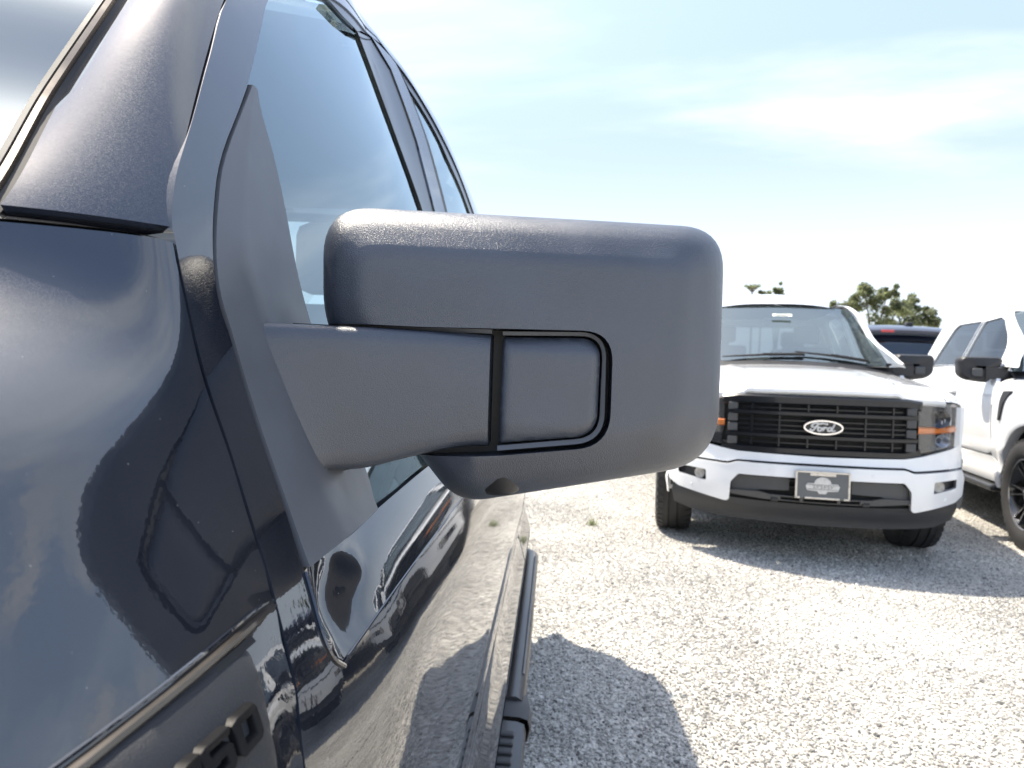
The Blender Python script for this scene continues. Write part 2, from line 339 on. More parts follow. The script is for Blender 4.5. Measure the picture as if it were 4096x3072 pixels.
def sheet(poly, fn, step, hint, holes=(), depth=0.006, back=None):
    """polygon in a parameter plane, filled with a grid, mapped through fn, with a rim of the given depth"""
    bd = dens(poly, step); vs = list(bd); ed = [(i, (i+1) % len(bd)) for i in range(len(bd))]
    loops = [list(range(len(bd)))]
    hp = []
    for h in holes:
        hb = dens(h, step); k = len(vs); vs += hb; ed += [(k+i, k+(i+1) % len(hb)) for i in range(len(hb))]; loops.append(list(range(k, k+len(hb)))); hp.append(hb)
    x0, x1 = min(p[0] for p in bd), max(p[0] for p in bd); y0, y1 = min(p[1] for p in bd), max(p[1] for p in bd)
    allseg = [(vs[a], vs[b]) for a, b in ed]
    nx, ny = int((x1-x0)/step)+1, int((y1-y0)/step)+1
    for j in range(1, ny):
        for i in range(1, nx):
            p = (x0+i*step, y0+j*step)
            if in_poly(p, bd) and not any(in_poly(p, h) for h in hp) and min(seg_d(p, a, b) for a, b in allseg) > 0.45*step: vs.append(p)
    V, E_, F, *_ = geometry.delaunay_2d_cdt([Vector(p) for p in vs], ed, [], 0, 1e-7)
    V = [tuple(v) for v in V]; keep = []
    for f in F:
        c = (sum(V[i][0] for i in f)/len(f), sum(V[i][1] for i in f)/len(f))
        if in_poly(c, bd) and not any(in_poly(c, h) for h in hp): keep.append(tuple(f))
    P = [Vector(fn(*v)) for v in V]; H = Vector(hint)
    tot = Vector()
    for f in keep: tot += (P[f[1]]-P[f[0]]).cross(P[f[2]]-P[f[0]])
    if tot.dot(H) < 0: keep = [tuple(reversed(f)) for f in keep]
    if depth:
        bk = (Vector(back) if back is not None else -H.normalized())*depth
        cnt = {}
        for f in keep:
            for i in range(len(f)): cnt[(f[i], f[(i+1) % len(f)])] = 1
        rim = [(a, b) for a, b in cnt if (b, a) not in cnt]
        mp_ = {}
        for a, b in rim:
            for q in (a, b):
                if q not in mp_: mp_[q] = len(P); P.append(P[q]+bk)
        keep += [(b, a, mp_[a], mp_[b]) for a, b in rim]
    return P, keep
def panel(name, poly, fn, step, hint, material, parent, holes=(), depth=0.006, back=None, world=False, bevel=0.0, angle=38):
    P, F = sheet(poly, fn, step, hint, holes, depth, back)
    return add_obj(name, P, F, material, parent, world=world, bevel=bevel, angle=angle)

def pchip(xs, ys):
    n = len(xs); h = [xs[i+1]-xs[i] for i in range(n-1)]; d = [(ys[i+1]-ys[i])/h[i] for i in range(n-1)]
    m = [0.0]*n
    for i in range(1, n-1):
        if d[i-1]*d[i] > 0:
            a, b = 2*h[i]+h[i-1], h[i]+2*h[i-1]; m[i] = (a+b)/(a/d[i-1]+b/d[i])
    m[0], m[-1] = d[0], d[-1]
    def f(x):
        x = min(max(x, xs[0]), xs[-1]); i = min(max(bisect.bisect_right(xs, x)-1, 0), n-2); t = (x-xs[i])/h[i]
        return (1+2*t)*(1-t)**2*ys[i]+t*(1-t)**2*h[i]*m[i]+t*t*(3-2*t)*ys[i+1]+t*t*(t-1)*h[i]*m[i+1]
    return f
def sm(a, b, x):
    t = min(max((x-a)/(b-a), 0), 1); return t*t*(3-2*t)
def copy_tree(o, parent=None):
    c = o.copy(); COL.objects.link(c)
    if parent is not None: c.parent = parent
    for ch in list(KIDS.get(o.name, [])): copy_tree(ch, c)
    return c
KIDS = {}
def index_children():
    KIDS.clear()
    for o in list(S.objects):
        if o.parent: KIDS.setdefault(o.parent.name, []).append(o)

# ------------------------------------------------------------------ ground
gm = MB(); g_n = 24
gm.grid([[(-400 + 800*i/g_n, -400 + 800*j/g_n, 0.0) for i in range(g_n+1)] for j in range(g_n+1)])
ground = tag(gm.build('gravel_ground', M['ground'], smooth=False), kind='structure')

def gravel_field(name, x0, x1, y0, y1, density, smin, smax, seed):
    me = bpy.data.meshes.new(name); me.from_pydata([(x0,y0,0),(x1,y0,0),(x1,y1,0),(x0,y1,0)], [], [(0,1,2,3)]); me.materials.append(M['stone'])
    o = bpy.data.objects.new(name, me); COL.objects.link(o); o.location = (0, 0, 0.003)
    ng = bpy.data.node_groups.new(name, 'GeometryNodeTree')
    ng.interface.new_socket("Geometry", in_out='INPUT', socket_type='NodeSocketGeometry'); ng.interface.new_socket("Geometry", in_out='OUTPUT', socket_type='NodeSocketGeometry')
    n, l = ng.nodes, ng.links
    gi, go = N(n, 'NodeGroupInput'), N(n, 'NodeGroupOutput')
    dp = N(n, 'GeometryNodeDistributePointsOnFaces'); dp.inputs['Density'].default_value = density; dp.inputs['Seed'].default_value = seed
    ico = N(n, 'GeometryNodeMeshIcoSphere'); ico.inputs['Radius'].default_value = 1.0; ico.inputs['Subdivisions'].default_value = 2
    sp = N(n, 'GeometryNodeSetPosition'); nt = N(n, 'ShaderNodeTexNoise'); nt.inputs['Scale'].default_value = 1.3; nt.inputs['Detail'].default_value = 1
    sub = N(n, 'ShaderNodeVectorMath', operation='SUBTRACT'); sub.inputs[1].default_value = (.5, .5, .5)
    sc = N(n, 'ShaderNodeVectorMath', operation='SCALE'); sc.inputs['Scale'].default_value = 1.5
    l.new(nt.outputs['Color'], sub.inputs[0]); l.new(sub.outputs[0], sc.inputs[0]); l.new(sc.outputs[0], sp.inputs['Offset']); l.new(ico.outputs[0], sp.inputs['Geometry'])
    ms = N(n, 'GeometryNodeSetMaterial'); ms.inputs['Material'].default_value = M['stone']; l.new(sp.outputs[0], ms.inputs[0])
    ip = N(n, 'GeometryNodeInstanceOnPoints')
    rv = N(n, 'FunctionNodeRandomValue', data_type='FLOAT_VECTOR'); rv.inputs[0].default_value = (-.5, -.5, 0); rv.inputs[1].default_value = (.5, .5, 6.283)
    rs = N(n, 'FunctionNodeRandomValue', data_type='FLOAT_VECTOR'); rs.inputs[0].default_value = (smin, smin*.8, smin*.6); rs.inputs[1].default_value = (smax, smax*.8, smax*.6); rs.inputs['Seed'].default_value = 3
    l.new(gi.outputs[0], dp.inputs[0]); l.new(dp.outputs[0], ip.inputs['Points']); l.new(ms.outputs[0], ip.inputs['Instance'])
    l.new(rv.outputs[0], ip.inputs['Rotation']); l.new(rs.outputs[0], ip.inputs['Scale']); l.new(ip.outputs[0], go.inputs[0])
    md = o.modifiers.new("stones", 'NODES'); md.node_group = ng
    return tag(o, kind='stuff')
gravel_field('gravel', -0.9, 7.5, -1.5, 9.5, 6500, 0.0026, 0.0066, 1)
gravel_field('coarse_gravel', -0.9, 7.5, -1.0, 9.5, 130, 0.008, 0.014, 5)
# ------------------------------------------------------------------ pickup trucks parked beyond (local x = across, y = rearwards, z up)
def vf(u): return 0.40*(abs(u)/0.98)**2.7                       # plan curve of the front
HW = pchip([.27,.40,.47,.56,.63,.70,.74,.90,1.05,1.16,1.26,1.34,1.385,1.43,1.60,1.78,1.86,1.93,1.99],
           [.90,.955,.985,.965,.975,1.0,.99,.998,1.0,.985,.955,.92,.885,.868,.80,.725,.685,.60,.42])   # half width at height
def plan(v): return 1 - 0.05*sm(0.9, 0.2, v)
def mir(poly): return [(-a, b) for a, b in reversed(poly)]
def sym(half):                                               # half outline from centre line out and back -> full outline
    return half + [(-a, b) for a, b in reversed(half) if abs(a) > 1e-6]

def stroke(mb, pts, w, d, f):                                  # flat raised stroke with a chamfer, pts in (a,b)
    P = [Vector(p) for p in pts]; rows = []
    for i, p in enumerate(P):
        t = (P[min(i+1, len(P)-1)]-P[max(i-1, 0)]).normalized(); n = Vector((-t.y, t.x))
        ww = w[i] if isinstance(w, (list, tuple)) else w
        rows.append([f(*(p-n*ww), 0), f(*(p-n*ww*.6), d), f(*(p+n*ww*.6), d), f(*(p+n*ww), 0)])
    mb.grid(rows)
    return mb

def make_wheel(parent, side, v, width=0.275, r=0.415, steer=0.0):
    o = bpy.data.objects.new('wheel', None); COL.objects.link(o); o.parent = parent; o.empty_display_size = 0.1
    o.location = (side*(0.99-width/2), v, r); o.rotation_euler = (0, 0, steer + (0 if side > 0 else math.pi))
    h = width/2
    t = MB().lathe([(-h*.8, .24), (-h, .30), (-h*.98, r-.06), (-h*.86, r-.018), (-h*.6, r-.002), (-h*.28, r), (-h*.26, r-.009), (-h*.2, r-.009), (-h*.18, r), (h*.18, r), (h*.2, r-.009), (h*.26, r-.009), (h*.28, r), (h*.6, r-.002), (h*.86, r-.018), (h*.98, r-.06), (h, .30), (h*.84, .262)], 48)
    for k in range(44):                                        # shoulder tread blocks
        a = 2*math.pi*k/44; c, s_ = math.cos(a), math.sin(a)
        for q in (-1, 1):
            p = [(q*h*.55, (r-.004)), (q*h*.9, (r-.03)), (q*h*.9, (r-.012)), (q*h*.55, (r+.004))]
            da = 0.045; vs = []
            for dd in (-da, da):
                for x_, rr in p: vs.append((x_, rr*math.cos(a+dd), rr*math.sin(a+dd)))
            t.add(vs, [(0,1,2,3), (7,6,5,4), (2,6,7,3), (1,5,6,2)])
    t.build('tyre', M['tyre'], o)
    rm = MB().lathe([(-h*.8, .245), (h*.2, .225), (h*.75, .255), (h*.86, .266), (h*.84, .258), (h*.6, .245), (h*.25, .20), (h*.1, .10), (h*.1, 0.001)], 40)
    rm.build('rim', M['rim'], o)
    for k in range(6):
        a = 2*math.pi*k/6; sp = MB()
        for q in (-1, 1):
            pts = []
            for rr, sw in ((.05, .10), (.14, .14), (.25, .17)):
                for ss in (-1, 1):
                    aa = a + q*sw*.9 + ss*.05*(.12/rr)**.6
                    pts.append((h*(.62 if rr < .2 else .80), rr*math.cos(aa), rr*math.sin(aa)))
            b_ = [(x_-.05, y_, z_) for x_, y_, z_ in pts]
            sp.add(pts+b_, [(0,2,3,1), (2,4,5,3), (0,6,8,2), (2,8,10,4), (1,3,9,7), (3,5,11,9), (0,1,7,6)])
        sp.build('spoke', M['rim'], o, bevel=.004)
    MB().lathe([(h*.845, .252), (h*.88, .262), (h*.845, .268)], 40).build('rim_edge', M['rim_edge'], o)
    MB().lathe([(h*.3, .065), (h*.72, .06), (h*.78, .035), (h*.78, .001)], 24).build('hub_cap', M['rim'], o)
    return o

def make_far_mirror(parent, side):
    o = bpy.data.objects.new('side_mirror', None); COL.objects.link(o); o.parent = parent; o.empty_display_size = 0.1
    o.location = (side*0.86, 1.74, 1.25)
    def P(x, y, z): return (side*x, y, z)
    ol = rounded([(.035, .075), (.345, .06), (.352, .16), (.335, .205), (.055, .20), (.03, .17)] if True else [], .03, 4)
    ol = rounded([(.03, .165), (.05, .20), (.33, .20), (.352, .17), (.345, .045), (.29, .0), (.14, -.02), (.11, .02)], [.02, .02, .03, .02, .03, .03, .02, .02], 4)
    rings = []
    c = Vector((.2, .1))
    for sc_, y in ((.80, .16), (.96, .15), (1.0, .11), (1.0, .05), (.97, .02), (.88, .0), (.6, -.006), (.2, -.008)):
        rings.append([P(c.x+(a-c.x)*sc_, y+(a-.2)*.12, c.y+(b-c.y)*sc_) for a, b in ol] + [P(c.x+(ol[0][0]-c.x)*sc_, y+(ol[0][0]-.2)*.12, c.y+(ol[0][1]-c.y)*sc_)])
    hs = MB().grid(rings); n_ = len(rings[0])
    hs.f.append(tuple(range(n_-1))); hs.build('housing', M['plastic_black'], o)
    ar = MB()
    sq = [(-.02, .01), (-.02, .11), (.04, .11), (.04, .01)]
    rows = []
    for x_, y_, k in ((-.03, .0, 1.15), (.06, -.01, 1.0), (.17, .0, .9)):
        rows.append([P(x_, y_-.012+(-.02 if i in (0, 1) else .05), .06+(b-.06)*k) for i, (a, b) in enumerate(sq)] + [P(x_, y_-.012-.02, .06+(sq[0][1]-.06)*k)])
    ar.grid(rows); ar.build('arm', M['plastic_black'], o, bevel=.006)
    cp = MB().box((min(side*.185, side*.265), -.024, .03), (max(side*.185, side*.265), .02, .10)); cp.build('lamp_cover', M['plastic_grey'], o, bevel=.012)
    gl = MB(); gl.add([P(.07, .165, .05), P(.33, .19, .05), P(.33, .19, .18), P(.07, .165, .18)], [(0, 1, 2, 3)]); gl.build('mirror_glass', M['mirror'], o)
    tri = MB(); tri.add([P(.0, -.03, .0), P(.0, .2, .0), P(-.045, .16, .2), P(.0, -.03-.0, .02), P(.03, -.02, .0), P(.03, .2, .0), P(-.02, .16, .2)], [(4, 5, 6), (0, 4, 6, 2), (0, 1, 5, 4), (1, 2, 6, 5)]); tri.build('sail', M['plastic_black'], o)

def make_truck(name, label, paint, with_front=True):
    t = empty(name, (0, 0, 0), 0, label, 'pickup truck', 'parked pickup trucks')
    P_ = M[paint]
    F = lambda off: (lambda a, b: (a, vf(a)+off, b))
    up = (0, -1, 0)
    # ---- bumper (C shape over the lower opening), fog pockets cut out
    half = [(0, .664), (.50, .664), (.555, .643), (.96, .655), (.985, .60), (.97, .485), (.90, .447), (.565, .398), (.545, .41), (.54, .53), (.495, .585), (0, .588)]
    fog = [(.70, .515), (.90, .54), (.905, .598), (.705, .588)]
    fn = lambda a, b: (a, vf(a) - .075 + .35*max(0, .52-b)**1.5 + .12*max(0, b-.60)**1.2, b)
    bump = panel('front_bumper', rounded(sym(half), .012, 3), fn, .03, up, P_, t, holes=[rounded(fog, .012, 3), rounded(mir(fog), .012, 3)], depth=.06, bevel=.006)
    for s in (1, -1):
        pk = [(s*a, b) for a, b in ((.69, .505), (.915, .53), (.915, .61), (.69, .60))]
        fp = panel('fog_lamp_pocket', pk if s > 0 else pk, lambda a, b: (a, vf(a)-.03, b), .04, up, M['plastic_black'], bump, depth=0)
        x0 = s*.745; fl = MB().lathe([(0, .0), (.004, .02), (.0, .036), (.03, .038)], 20, axis='y')
        fl.v = [(x+x0, y+vf(.745)-.07, z+.558) for x, y, z in fl.v]; fl.build('fog_lamp', M['fog'], bump)
    for a, b in ((-.30, .625), (.30, .622), (-.80, .475), (.80, .475)):
        q = MB().lathe([(-.002, .0005), (-.002, .009), (.002, .0105)], 14, axis='y'); y0 = fn(a, b)[1]
        q.v = [(x+a, y+y0-.001, z+b) for x, y, z in q.v]; q.build('parking_sensor', M['paint_white'], bump)
    # ---- white band between grille and bumper
    band = [(0, .722), (.5, .730), (.60, .744), (.86, .790), (.955, .815), (.975, .75), (.965, .668), (.56, .656), (.50, .676), (0, .678)]
    panel('grille_surround', rounded(sym(band), .01, 3), lambda a, b: (a, vf(a)-.035-.12*max(0, .74-b), b), .03, up, P_, t, depth=.04, bevel=.005)
    # ---- lower grille
    low = sym([(0, .60), (.50, .60), (.56, .54), (.56, .41), (.40, .405), (0, .385)])
    lg = panel('lower_grille', low, lambda a, b: (a, vf(a)-.012, b), .05, up, M['under'], t, depth=.02)
    for s in (1, -1):
        pn = [(s*.185, .578), (s*.49, .575), (s*.528, .54), (s*.53, .475), (s*.42, .468), (s*.36, .492), (s*.185, .50)]
        panel('blank_panel', pn, lambda a, b: (a, vf(a)-.040, b), .04, up, M['plastic_grey'], lg, depth=.02, bevel=.003)
        hk = MB().box((s*.27-.022, -.05, .425), (s*.27+.022, .0, .45)); hk.build('tow_hook', M['plastic_black'], lg, bevel=.006)
    for z in (.46, .52, .56):
        MB().box((-.19, -.03, z-.004), (.19, -.01, z+.004)).build('slat', M['plastic_black'], lg, bevel=.001)
    st_ = panel('lower_step', sym([(0, .462), (.30, .468), (.36, .482), (.54, .476), (.54, .45), (.33, .435), (0, .43)]), lambda a, b: (a, vf(a)-.055-.2*(b-.45), b), .04, up, M['plastic_grey'], lg, depth=.03, bevel=.004, holes=[[(-.235, .440), (-.12, .437), (-.12, .457), (-.235, .459)], [(.12, .437), (.235, .440), (.235, .459), (.12, .457)], [(-.10, .437), (.10, .437), (.10, .457), (-.10, .457)]])
    val = sym([(0, .415), (.42, .42), (.60, .425), (.93, .46), (.945, .40), (.925, .315), (.76, .282), (0, .272)])
    panel('air_dam', val, lambda a, b: (a, vf(a)-.015+.5*max(0, .36-b)+.02*math.sin((b-.27)*30), b), .03, up, M['plastic_dam'], t, depth=.05, bevel=.008)
    # ---- grille
    gp = sym([(0, 1.108), (.47, 1.104), (.53, 1.085), (.60, 1.085), (.60, .752), (.50, .732), (0, .722)])
    gr = panel('grille', gp, lambda a, b: (a, vf(a)+.015, b), .05, up, M['under'], t, depth=.03)
    GF = lambda a, b, d: (a, vf(a)-.02-d, b)
    def bar(pts, w, d=.02, m='gloss_black'):
        q = MB(); stroke(q, dens(pts, .06, False), w, d, GF); q.build('grille_bar', M[m], gr)
    top = MB(); stroke(top, dens([(-.60, 1.062), (-.5, 1.075), (.5, 1.075), (.60, 1.062)], .05, False), .032, .016, GF); top.build('grille_bar', M['gloss_black'], gr)
    bot = MB(); stroke(bot, dens([(-.60, .772), (-.5, .752), (.5, .752), (.60, .772)], .05, False), .024, .016, GF); bot.build('grille_bar', M['gloss_black'], gr)
    for z in (.99, .845): bar([(-.575, z), (.575, z)], .017, .026)
    for z in (.945, .912, .882): bar([(-.50, z), (.50, z)], .007, .006)
    for z in (1.022, .80): bar([(-.48, z), (.48, z)], .006, .004)
    for u in (-.42, -.255, -.085, .085, .255, .42):
        for z0, z1 in ((1.0, 1.05), (.775, .835), (.86, .98)):
            if abs(u) < .2 and z0 == .86: continue
            q = MB(); stroke(q, [(u, z0), (u, z1)], .008, .012, GF); q.build('grille_strut', M['gloss_black'], gr)
    for s in (1, -1):                                         # end blocks of the grille
        for z0, z1 in ((.86, .915), (.925, .98), (1.0, 1.05), (.775, .83)):
            q = MB().box((s*.535-.03, vf(.53)-.035, z0), (s*.535+.03, vf(.53)+.0, z1)); q.build('grille_block', M['plastic_grey'], gr, bevel=.006)
    # oval badge
    def el(rx, rz, n=40): return [(rx*math.cos(2*math.pi*k/n), .912+rz*math.sin(2*math.pi*k/n)) for k in range(n)]
    bd = panel('badge', el(.117, .046), lambda a, b: (a, -.060-.006*(1-(a/.117)**2), b), .02, up, M['gloss_black'], gr, depth=.025)
    rg = MB(); stroke(rg, el(.112, .042)+el(.112, .042)[:1], .0075, .007, lambda a, b, d: (a, -.062-d, b)); rg.build('badge_ring', M['chrome'], bd)
    LT = MB(); LF = lambda a, b, d: (a*1.06, -.067-d, .912+b*1.12)
    def cur(pts, w=.0052): stroke(LT, spline(pts, 5), w, .003, LF)
    cur([(-.020, .019), (-.035, .024), (-.052, .021), (-.066, .010), (-.062, .002), (-.054, .006)])      # flourish of the F
    cur([(-.024, .018), (-.004, .024), (.016, .020), (.024, .024)])
    cur([(-.028, .018), (-.040, .006), (-.050, -.010), (-.064, -.021), (-.074, -.016), (-.068, -.008)])
    cur([(-.058, .000), (-.040, .003), (-.024, .002)], .0045)
    cur([(-.020, .000), (-.030, -.006), (-.030, -.016), (-.020, -.019), (-.011, -.012), (-.012, -.003), (-.020, .000)])
    cur([(-.012, -.004), (-.002, -.003), (.004, .002), (.002, -.008), (-.004, -.018)]); cur([(.003, -.006), (.012, .001), (.020, -.003)])
    cur([(.046, -.002), (.034, .001), (.024, -.008), (.026, -.017), (.036, -.017), (.046, -.006)])
    cur([(.062, .022), (.054, .006), (.048, -.012), (.054, -.019), (.066, -.014)])
    LT.build('badge_script', M['logo_silver'], bd)
    # ---- headlights
    for s in (1, -1):
        hp = [(s*a, b) for a, b in ((.585, 1.075), (.70, 1.083), (.925, 1.08), (.945, .95), (.955, .83), (.87, .80), (.60, .765))]
        hl = panel('headlight', hp, lambda a, b: (a, vf(a)+.0, b), .04, up, M['lamp_body'], t, depth=.05)
        HF = lambda a, b, d: (a, vf(a)-.006-d, b)
        q = MB(); stroke(q, dens([(s*.585, .912), (s*.68, .910), (s*.80, .912), (s*.915, .918)], .04, False), .023, .016, HF); q.build('turn_signal', M['amber'], hl)
        for (a, b, w, h) in ((.745, .985, .075, .05), (.775, .846, .05, .036)):
            def cf(x, z, d=0): return (s*x, vf(x)-.012, z)
            q = MB().lathe([(.02, .001), (.012, h*.5), (-.012, h), (-.016, h*1.15), (.02, h*1.2)], 24, axis='y')
            q.v = [(s*a + x*w/h*.8, y+vf(a)-.016, b+z) for x, y, z in q.v]; q.build('lamp_reflector', M['reflector'] if b < .9 else M['lamp_body'], hl)
        for k in range(4):
            q = MB().box((s*(.765+k*.018)-.004, vf(.77)-.034, .952), (s*(.765+k*.018)+.004, vf(.77)-.01, .975+.012*(k % 2))); q.build('lamp_fin', M['reflector'], hl)
        q = MB(); stroke(q, dens([(s*.90, .83), (s*.905, 1.06)], .05, False), .010, .01, HF); q.build('light_guide', M['reflector'], hl)
        lens = [(s*a, b) for a, b in ((.58, 1.08), (.93, 1.085), (.96, .83), (.87, .797), (.595, .762))]
        panel('lens', lens, lambda a, b: (a, vf(a)-.048, b), .04, up, M['glass_lens'], hl, depth=0)
    # ---- hood
    def zh(u, s_):                                           # s_: 0 at the lip .. 1 at the cowl
        c = 1.155 + .10*min(s_/.16, 1)**.7*.6 + .155*s_
        b = .028*sm(.50, .44, abs(u))*sm(1.0, .5, s_) + .006*sm(.40, .44, abs(u))*sm(.5, .44, abs(u))
        side = .05*(abs(u)/.8)**2 + .10*max(0, (abs(u)-.74)/.2)**2
        return c - .035 + b - side*(.45+.55*s_)
    rows = []
    for i in range(29):
        s_ = i/28; r_ = []
        for k in range(61):
            u = -.80 + 1.60*k/60
            v0 = vf(u)-.02; v1 = 1.60 - .10*(abs(u)/.8)**2*0 + .06*(abs(u)/.8)**2
            r_.append((u, v0+(v1-v0)*s_, zh(u, s_)))
        rows.append(r_)
    lip = []
    for d, dz in ((.035, -.045), (.012, -.034), (.0, -.02)):
        lip.append([(u, y+d, z+dz) for u, y, z in rows[0]])
    hood = MB().grid(lip+rows)
    hood.build('hood', P_, t)
    # ---- front fenders with rolled tops, wheel arch cut in the side
    AV, AZ, AR = .95, .42, .505
    RV = 4.64
    for s in (1, -1):
        fm = MB(); rr = []
        for i in range(26):
            v = .12 + (1.66-.12)*i/25; row = []
            s_ = min(max((v-.10)/1.5, 0), 1); ztop = zh(.80, max(0, (v - (vf(.8)-.02))/(1.66-(vf(.8)-.02)))) if v > vf(.8)-.02 else zh(.8, 0)
            wp = plan(v)
            xo = HW(1.05)*wp
            for k in range(13):
                th = k/12
                u = .806 + (xo-.806)*math.sin(th*math.pi/2)**.9
                z = 1.05 + (ztop-1.05)*math.cos(th*math.pi/2)**.75
                vv = max(v, vf(min(u, .975))-.02)
                row.append((s*u, vv, z))
            rr.append(row)
        if s < 0: rr = [list(reversed(q)) for q in rr]
        fm.grid(rr)
        fm.build('fender_top', P_, t)
        arc = [(AV+AR*math.cos(a), AZ+AR*math.sin(a)) for a in [math.pi - math.pi*k/24 + .0 for k in range(25)]]
        side = [(.30, 1.06), (.30, .80), (.34, .67), (.36, .56), (.40, .46)] + arc + [(1.46, .42), (1.50, .55), (1.56, .60), (1.66, .64), (1.63, 1.06)]
        panel('fender', side, lambda a, b: (s*HW(b)*plan(a), a, b), .05, (s, 0, 0), P_, t, depth=.05)
        for cv, nm in ((AV, 'arch_trim'), (RV, 'arch_trim')):   # raised wheel arch lips
            q = MB(); rws = []
            for k in range(37):
                a = math.pi*1.02 - math.pi*1.04*k/36; rw = []
                for dr, dx in ((.0, -.06), (.0, .010), (.02, .018), (.085, .014), (.11, .002)):
                    rad = AR + dr; b = AZ+rad*math.sin(a); rw.append((s*(HW(max(b, .42))*plan(cv+rad*math.cos(a)*0+.9)+dx), cv+rad*math.cos(a), b))
                rws.append(rw if s > 0 else list(reversed(rw)))
            q.grid(rws); q.build(nm, P_, t)
        # fender vent badge
        vp = [(1.285, 1.172), (1.44, 1.168), (1.46, 1.12), (1.475, 1.03), (1.50, .93), (1.465, .93), (1.40, 1.07), (1.345, 1.125)]
        panel('fender_vent', rounded(vp, .012, 3), lambda a, b: (s*(HW(b)*plan(a)+.012), a, b), .03, (s, 0, 0), M['plastic_black'], t, depth=.014, bevel=.003)
        # doors, bed side: seams are real gaps
        z0, zb = .635, 1.375
        fd = [(1.67, .66), (1.76, z0), (2.83, z0), (2.83, zb+.012), (1.78, zb-.01), (1.66, 1.22)]
        d1 = panel('door', rounded(fd, .01, 3), lambda a, b: (s*(HW(b)*plan(a) - (.008*sm(.06, .0, abs(b-.715)))), a, b), .045, (s, 0, 0), P_, t, depth=.03, bevel=.004)
        rd = [(2.84, z0), (3.80, z0), (3.92, .80), (3.95, 1.05), (3.90, zb+.012), (2.84, zb+.012)]
        d2 = panel('door', rounded(rd, .01, 3), lambda a, b: (s*(HW(b)*plan(a) - (.008*sm(.06, .0, abs(b-.715)))), a, b), .045, (s, 0, 0), P_, t, depth=.03, bevel=.004)
        for d_, vh in ((d1, 2.66), (d2, 3.70)):
            q = MB().box((s*1.0-.028, vh-.14, 1.125), (s*1.0+.028, vh+.14, 1.162)); q.build('handle', P_, d_, bevel=.012)
            q = MB().lathe([(0, .001), (.002, .04), (-.006, .055)], 20); q.v = [(s*(1.0+x*1.0), vh-.02+y*1.6, 1.12+z) for x, y, z in q.v]; q.build('handle_recess', M['logo_silver'], d_)
        rk = [(1.50, .55), (1.66, .625), (3.80, .625), (4.02, .62), (4.02, .42), (1.46, .42)]
        panel('rocker_panel', rk, lambda a, b: (s*HW(b), a, b), .05, (s, 0, 0), P_, t, depth=.05)
        arc2 = [(RV+AR*math.cos(a), AZ+AR*math.sin(a)) for a in [math.pi*k/24 for k in range(25)]]
        bs = [(4.08, .45)] + list(reversed(arc2)) + [(5.6, .50), (5.86, .62), (5.87, 1.33), (4.08, 1.40)]
        panel('bed_side', bs, lambda a, b: (s*HW(b)*(1-.015*sm(5.4, 5.9, a)), a, b), .06, (s, 0, 0), P_, t, depth=.05)
        cq = [(3.91, 1.39), (3.96, 1.05), (3.93, .80), (3.82, .64), (4.06, .64), (4.06, 1.40)]
        panel('cab_corner', cq, lambda a, b: (s*HW(b), a, b), .05, (s, 0, 0), P_, t, depth=.04)
        # greenhouse side with two window openings
        gh = [(1.52, 1.36), (1.80, 1.375), (2.83, 1.39), (4.06, 1.405), (4.05, 1.50), (3.98, 1.86), (3.85, 1.93), (2.5, 1.93), (2.33, 1.90), (2.18, 1.82), (1.95, 1.67)]
        fw = [(1.86, 1.40), (2.80, 1.40), (2.74, 1.82), (2.36, 1.835), (2.24, 1.80), (2.06, 1.66)]
        rw_ = [(2.87, 1.40), (3.72, 1.41), (3.66, 1.55), (3.54, 1.80), (3.45, 1.84), (2.81, 1.83)]
        GX_ = lambda a, b: s*(HW(b) - .10*sm(2.3, 1.5, a)*sm(1.38, 1.6, b))
        panel('cab_frame', gh, lambda a, b: (GX_(a, b), a, b), .05, (s, 0, 0), P_, t, holes=[rounded(fw, .035, 4), rounded(rw_, .035, 4)], depth=.04)
        for w_ in (fw, rw_):
            panel('side_window', rounded(w_, .03, 4), lambda a, b: (GX_(a, b)-s*.014, a, b), .08, (s, 0, 0), M['glass_dark'], t, depth=0)
        q = MB(); f3 = lambda a, b, d: (GX_(a, b)+s*(d-.004), a, b)
        stroke(q, dens([(2.835, 1.40), (2.775, 1.83)], .08, False), .030, .006, f3); q.build('pillar_cover', M['gloss_black'], t)
        q = MB(); stroke(q, dens([(1.80, 1.385), (2.83, 1.392), (3.80, 1.405)], .1, False), .008, .004, f3); q.build('belt_seal', M['rubber'], t)
        # running board
        rb = MB(); rbx0, rbx1 = (s*.86, s*1.02) if s > 0 else (s*1.02, s*.86)
        rb.box((rbx0, 1.52, .345), (rbx1, 3.95, .40)); bo = rb.build('running_board', M['board'], t, bevel=.02)
        for k in range(2):
            for j in range(10):
                y0 = 1.70 + k*1.15 + j*.06; MB().box((rbx0+.035, y0, .398), (rbx1-.03, y0+.03, .405)).build('tread', M['plastic_grey'], bo)
        for y0 in (1.75, 2.75, 3.65): MB().box((s*.62 if s > 0 else s*.90, y0, .36), (s*.90 if s > 0 else s*.62, y0+.06, .44)).build('board_bracket', M['plastic_grey'], bo)
        make_far_mirror(t, s)
        make_wheel(t, s, AV).location.x -= .04; make_wheel(t, s, RV)
    # ---- cowl, windscreen, wipers, roof
    def ws(u, k):                                            # k 0 base .. 1 header
        w = .86 + (.66-.86)*k; u2 = u*w
        b = (u*u)
        return (u2, 1.60+.72*k + .10*b*(1-.4*k), 1.365-.035*b*(1-k) + (1.905-1.365)*k - .03*b*k + .012*math.sin(k*math.pi))
    rows = [[ws(-1+2*i/30, k/14) for i in range(31)] for k in range(15)]
    MB().grid(rows).build('windscreen', M['glass_ws'], t)
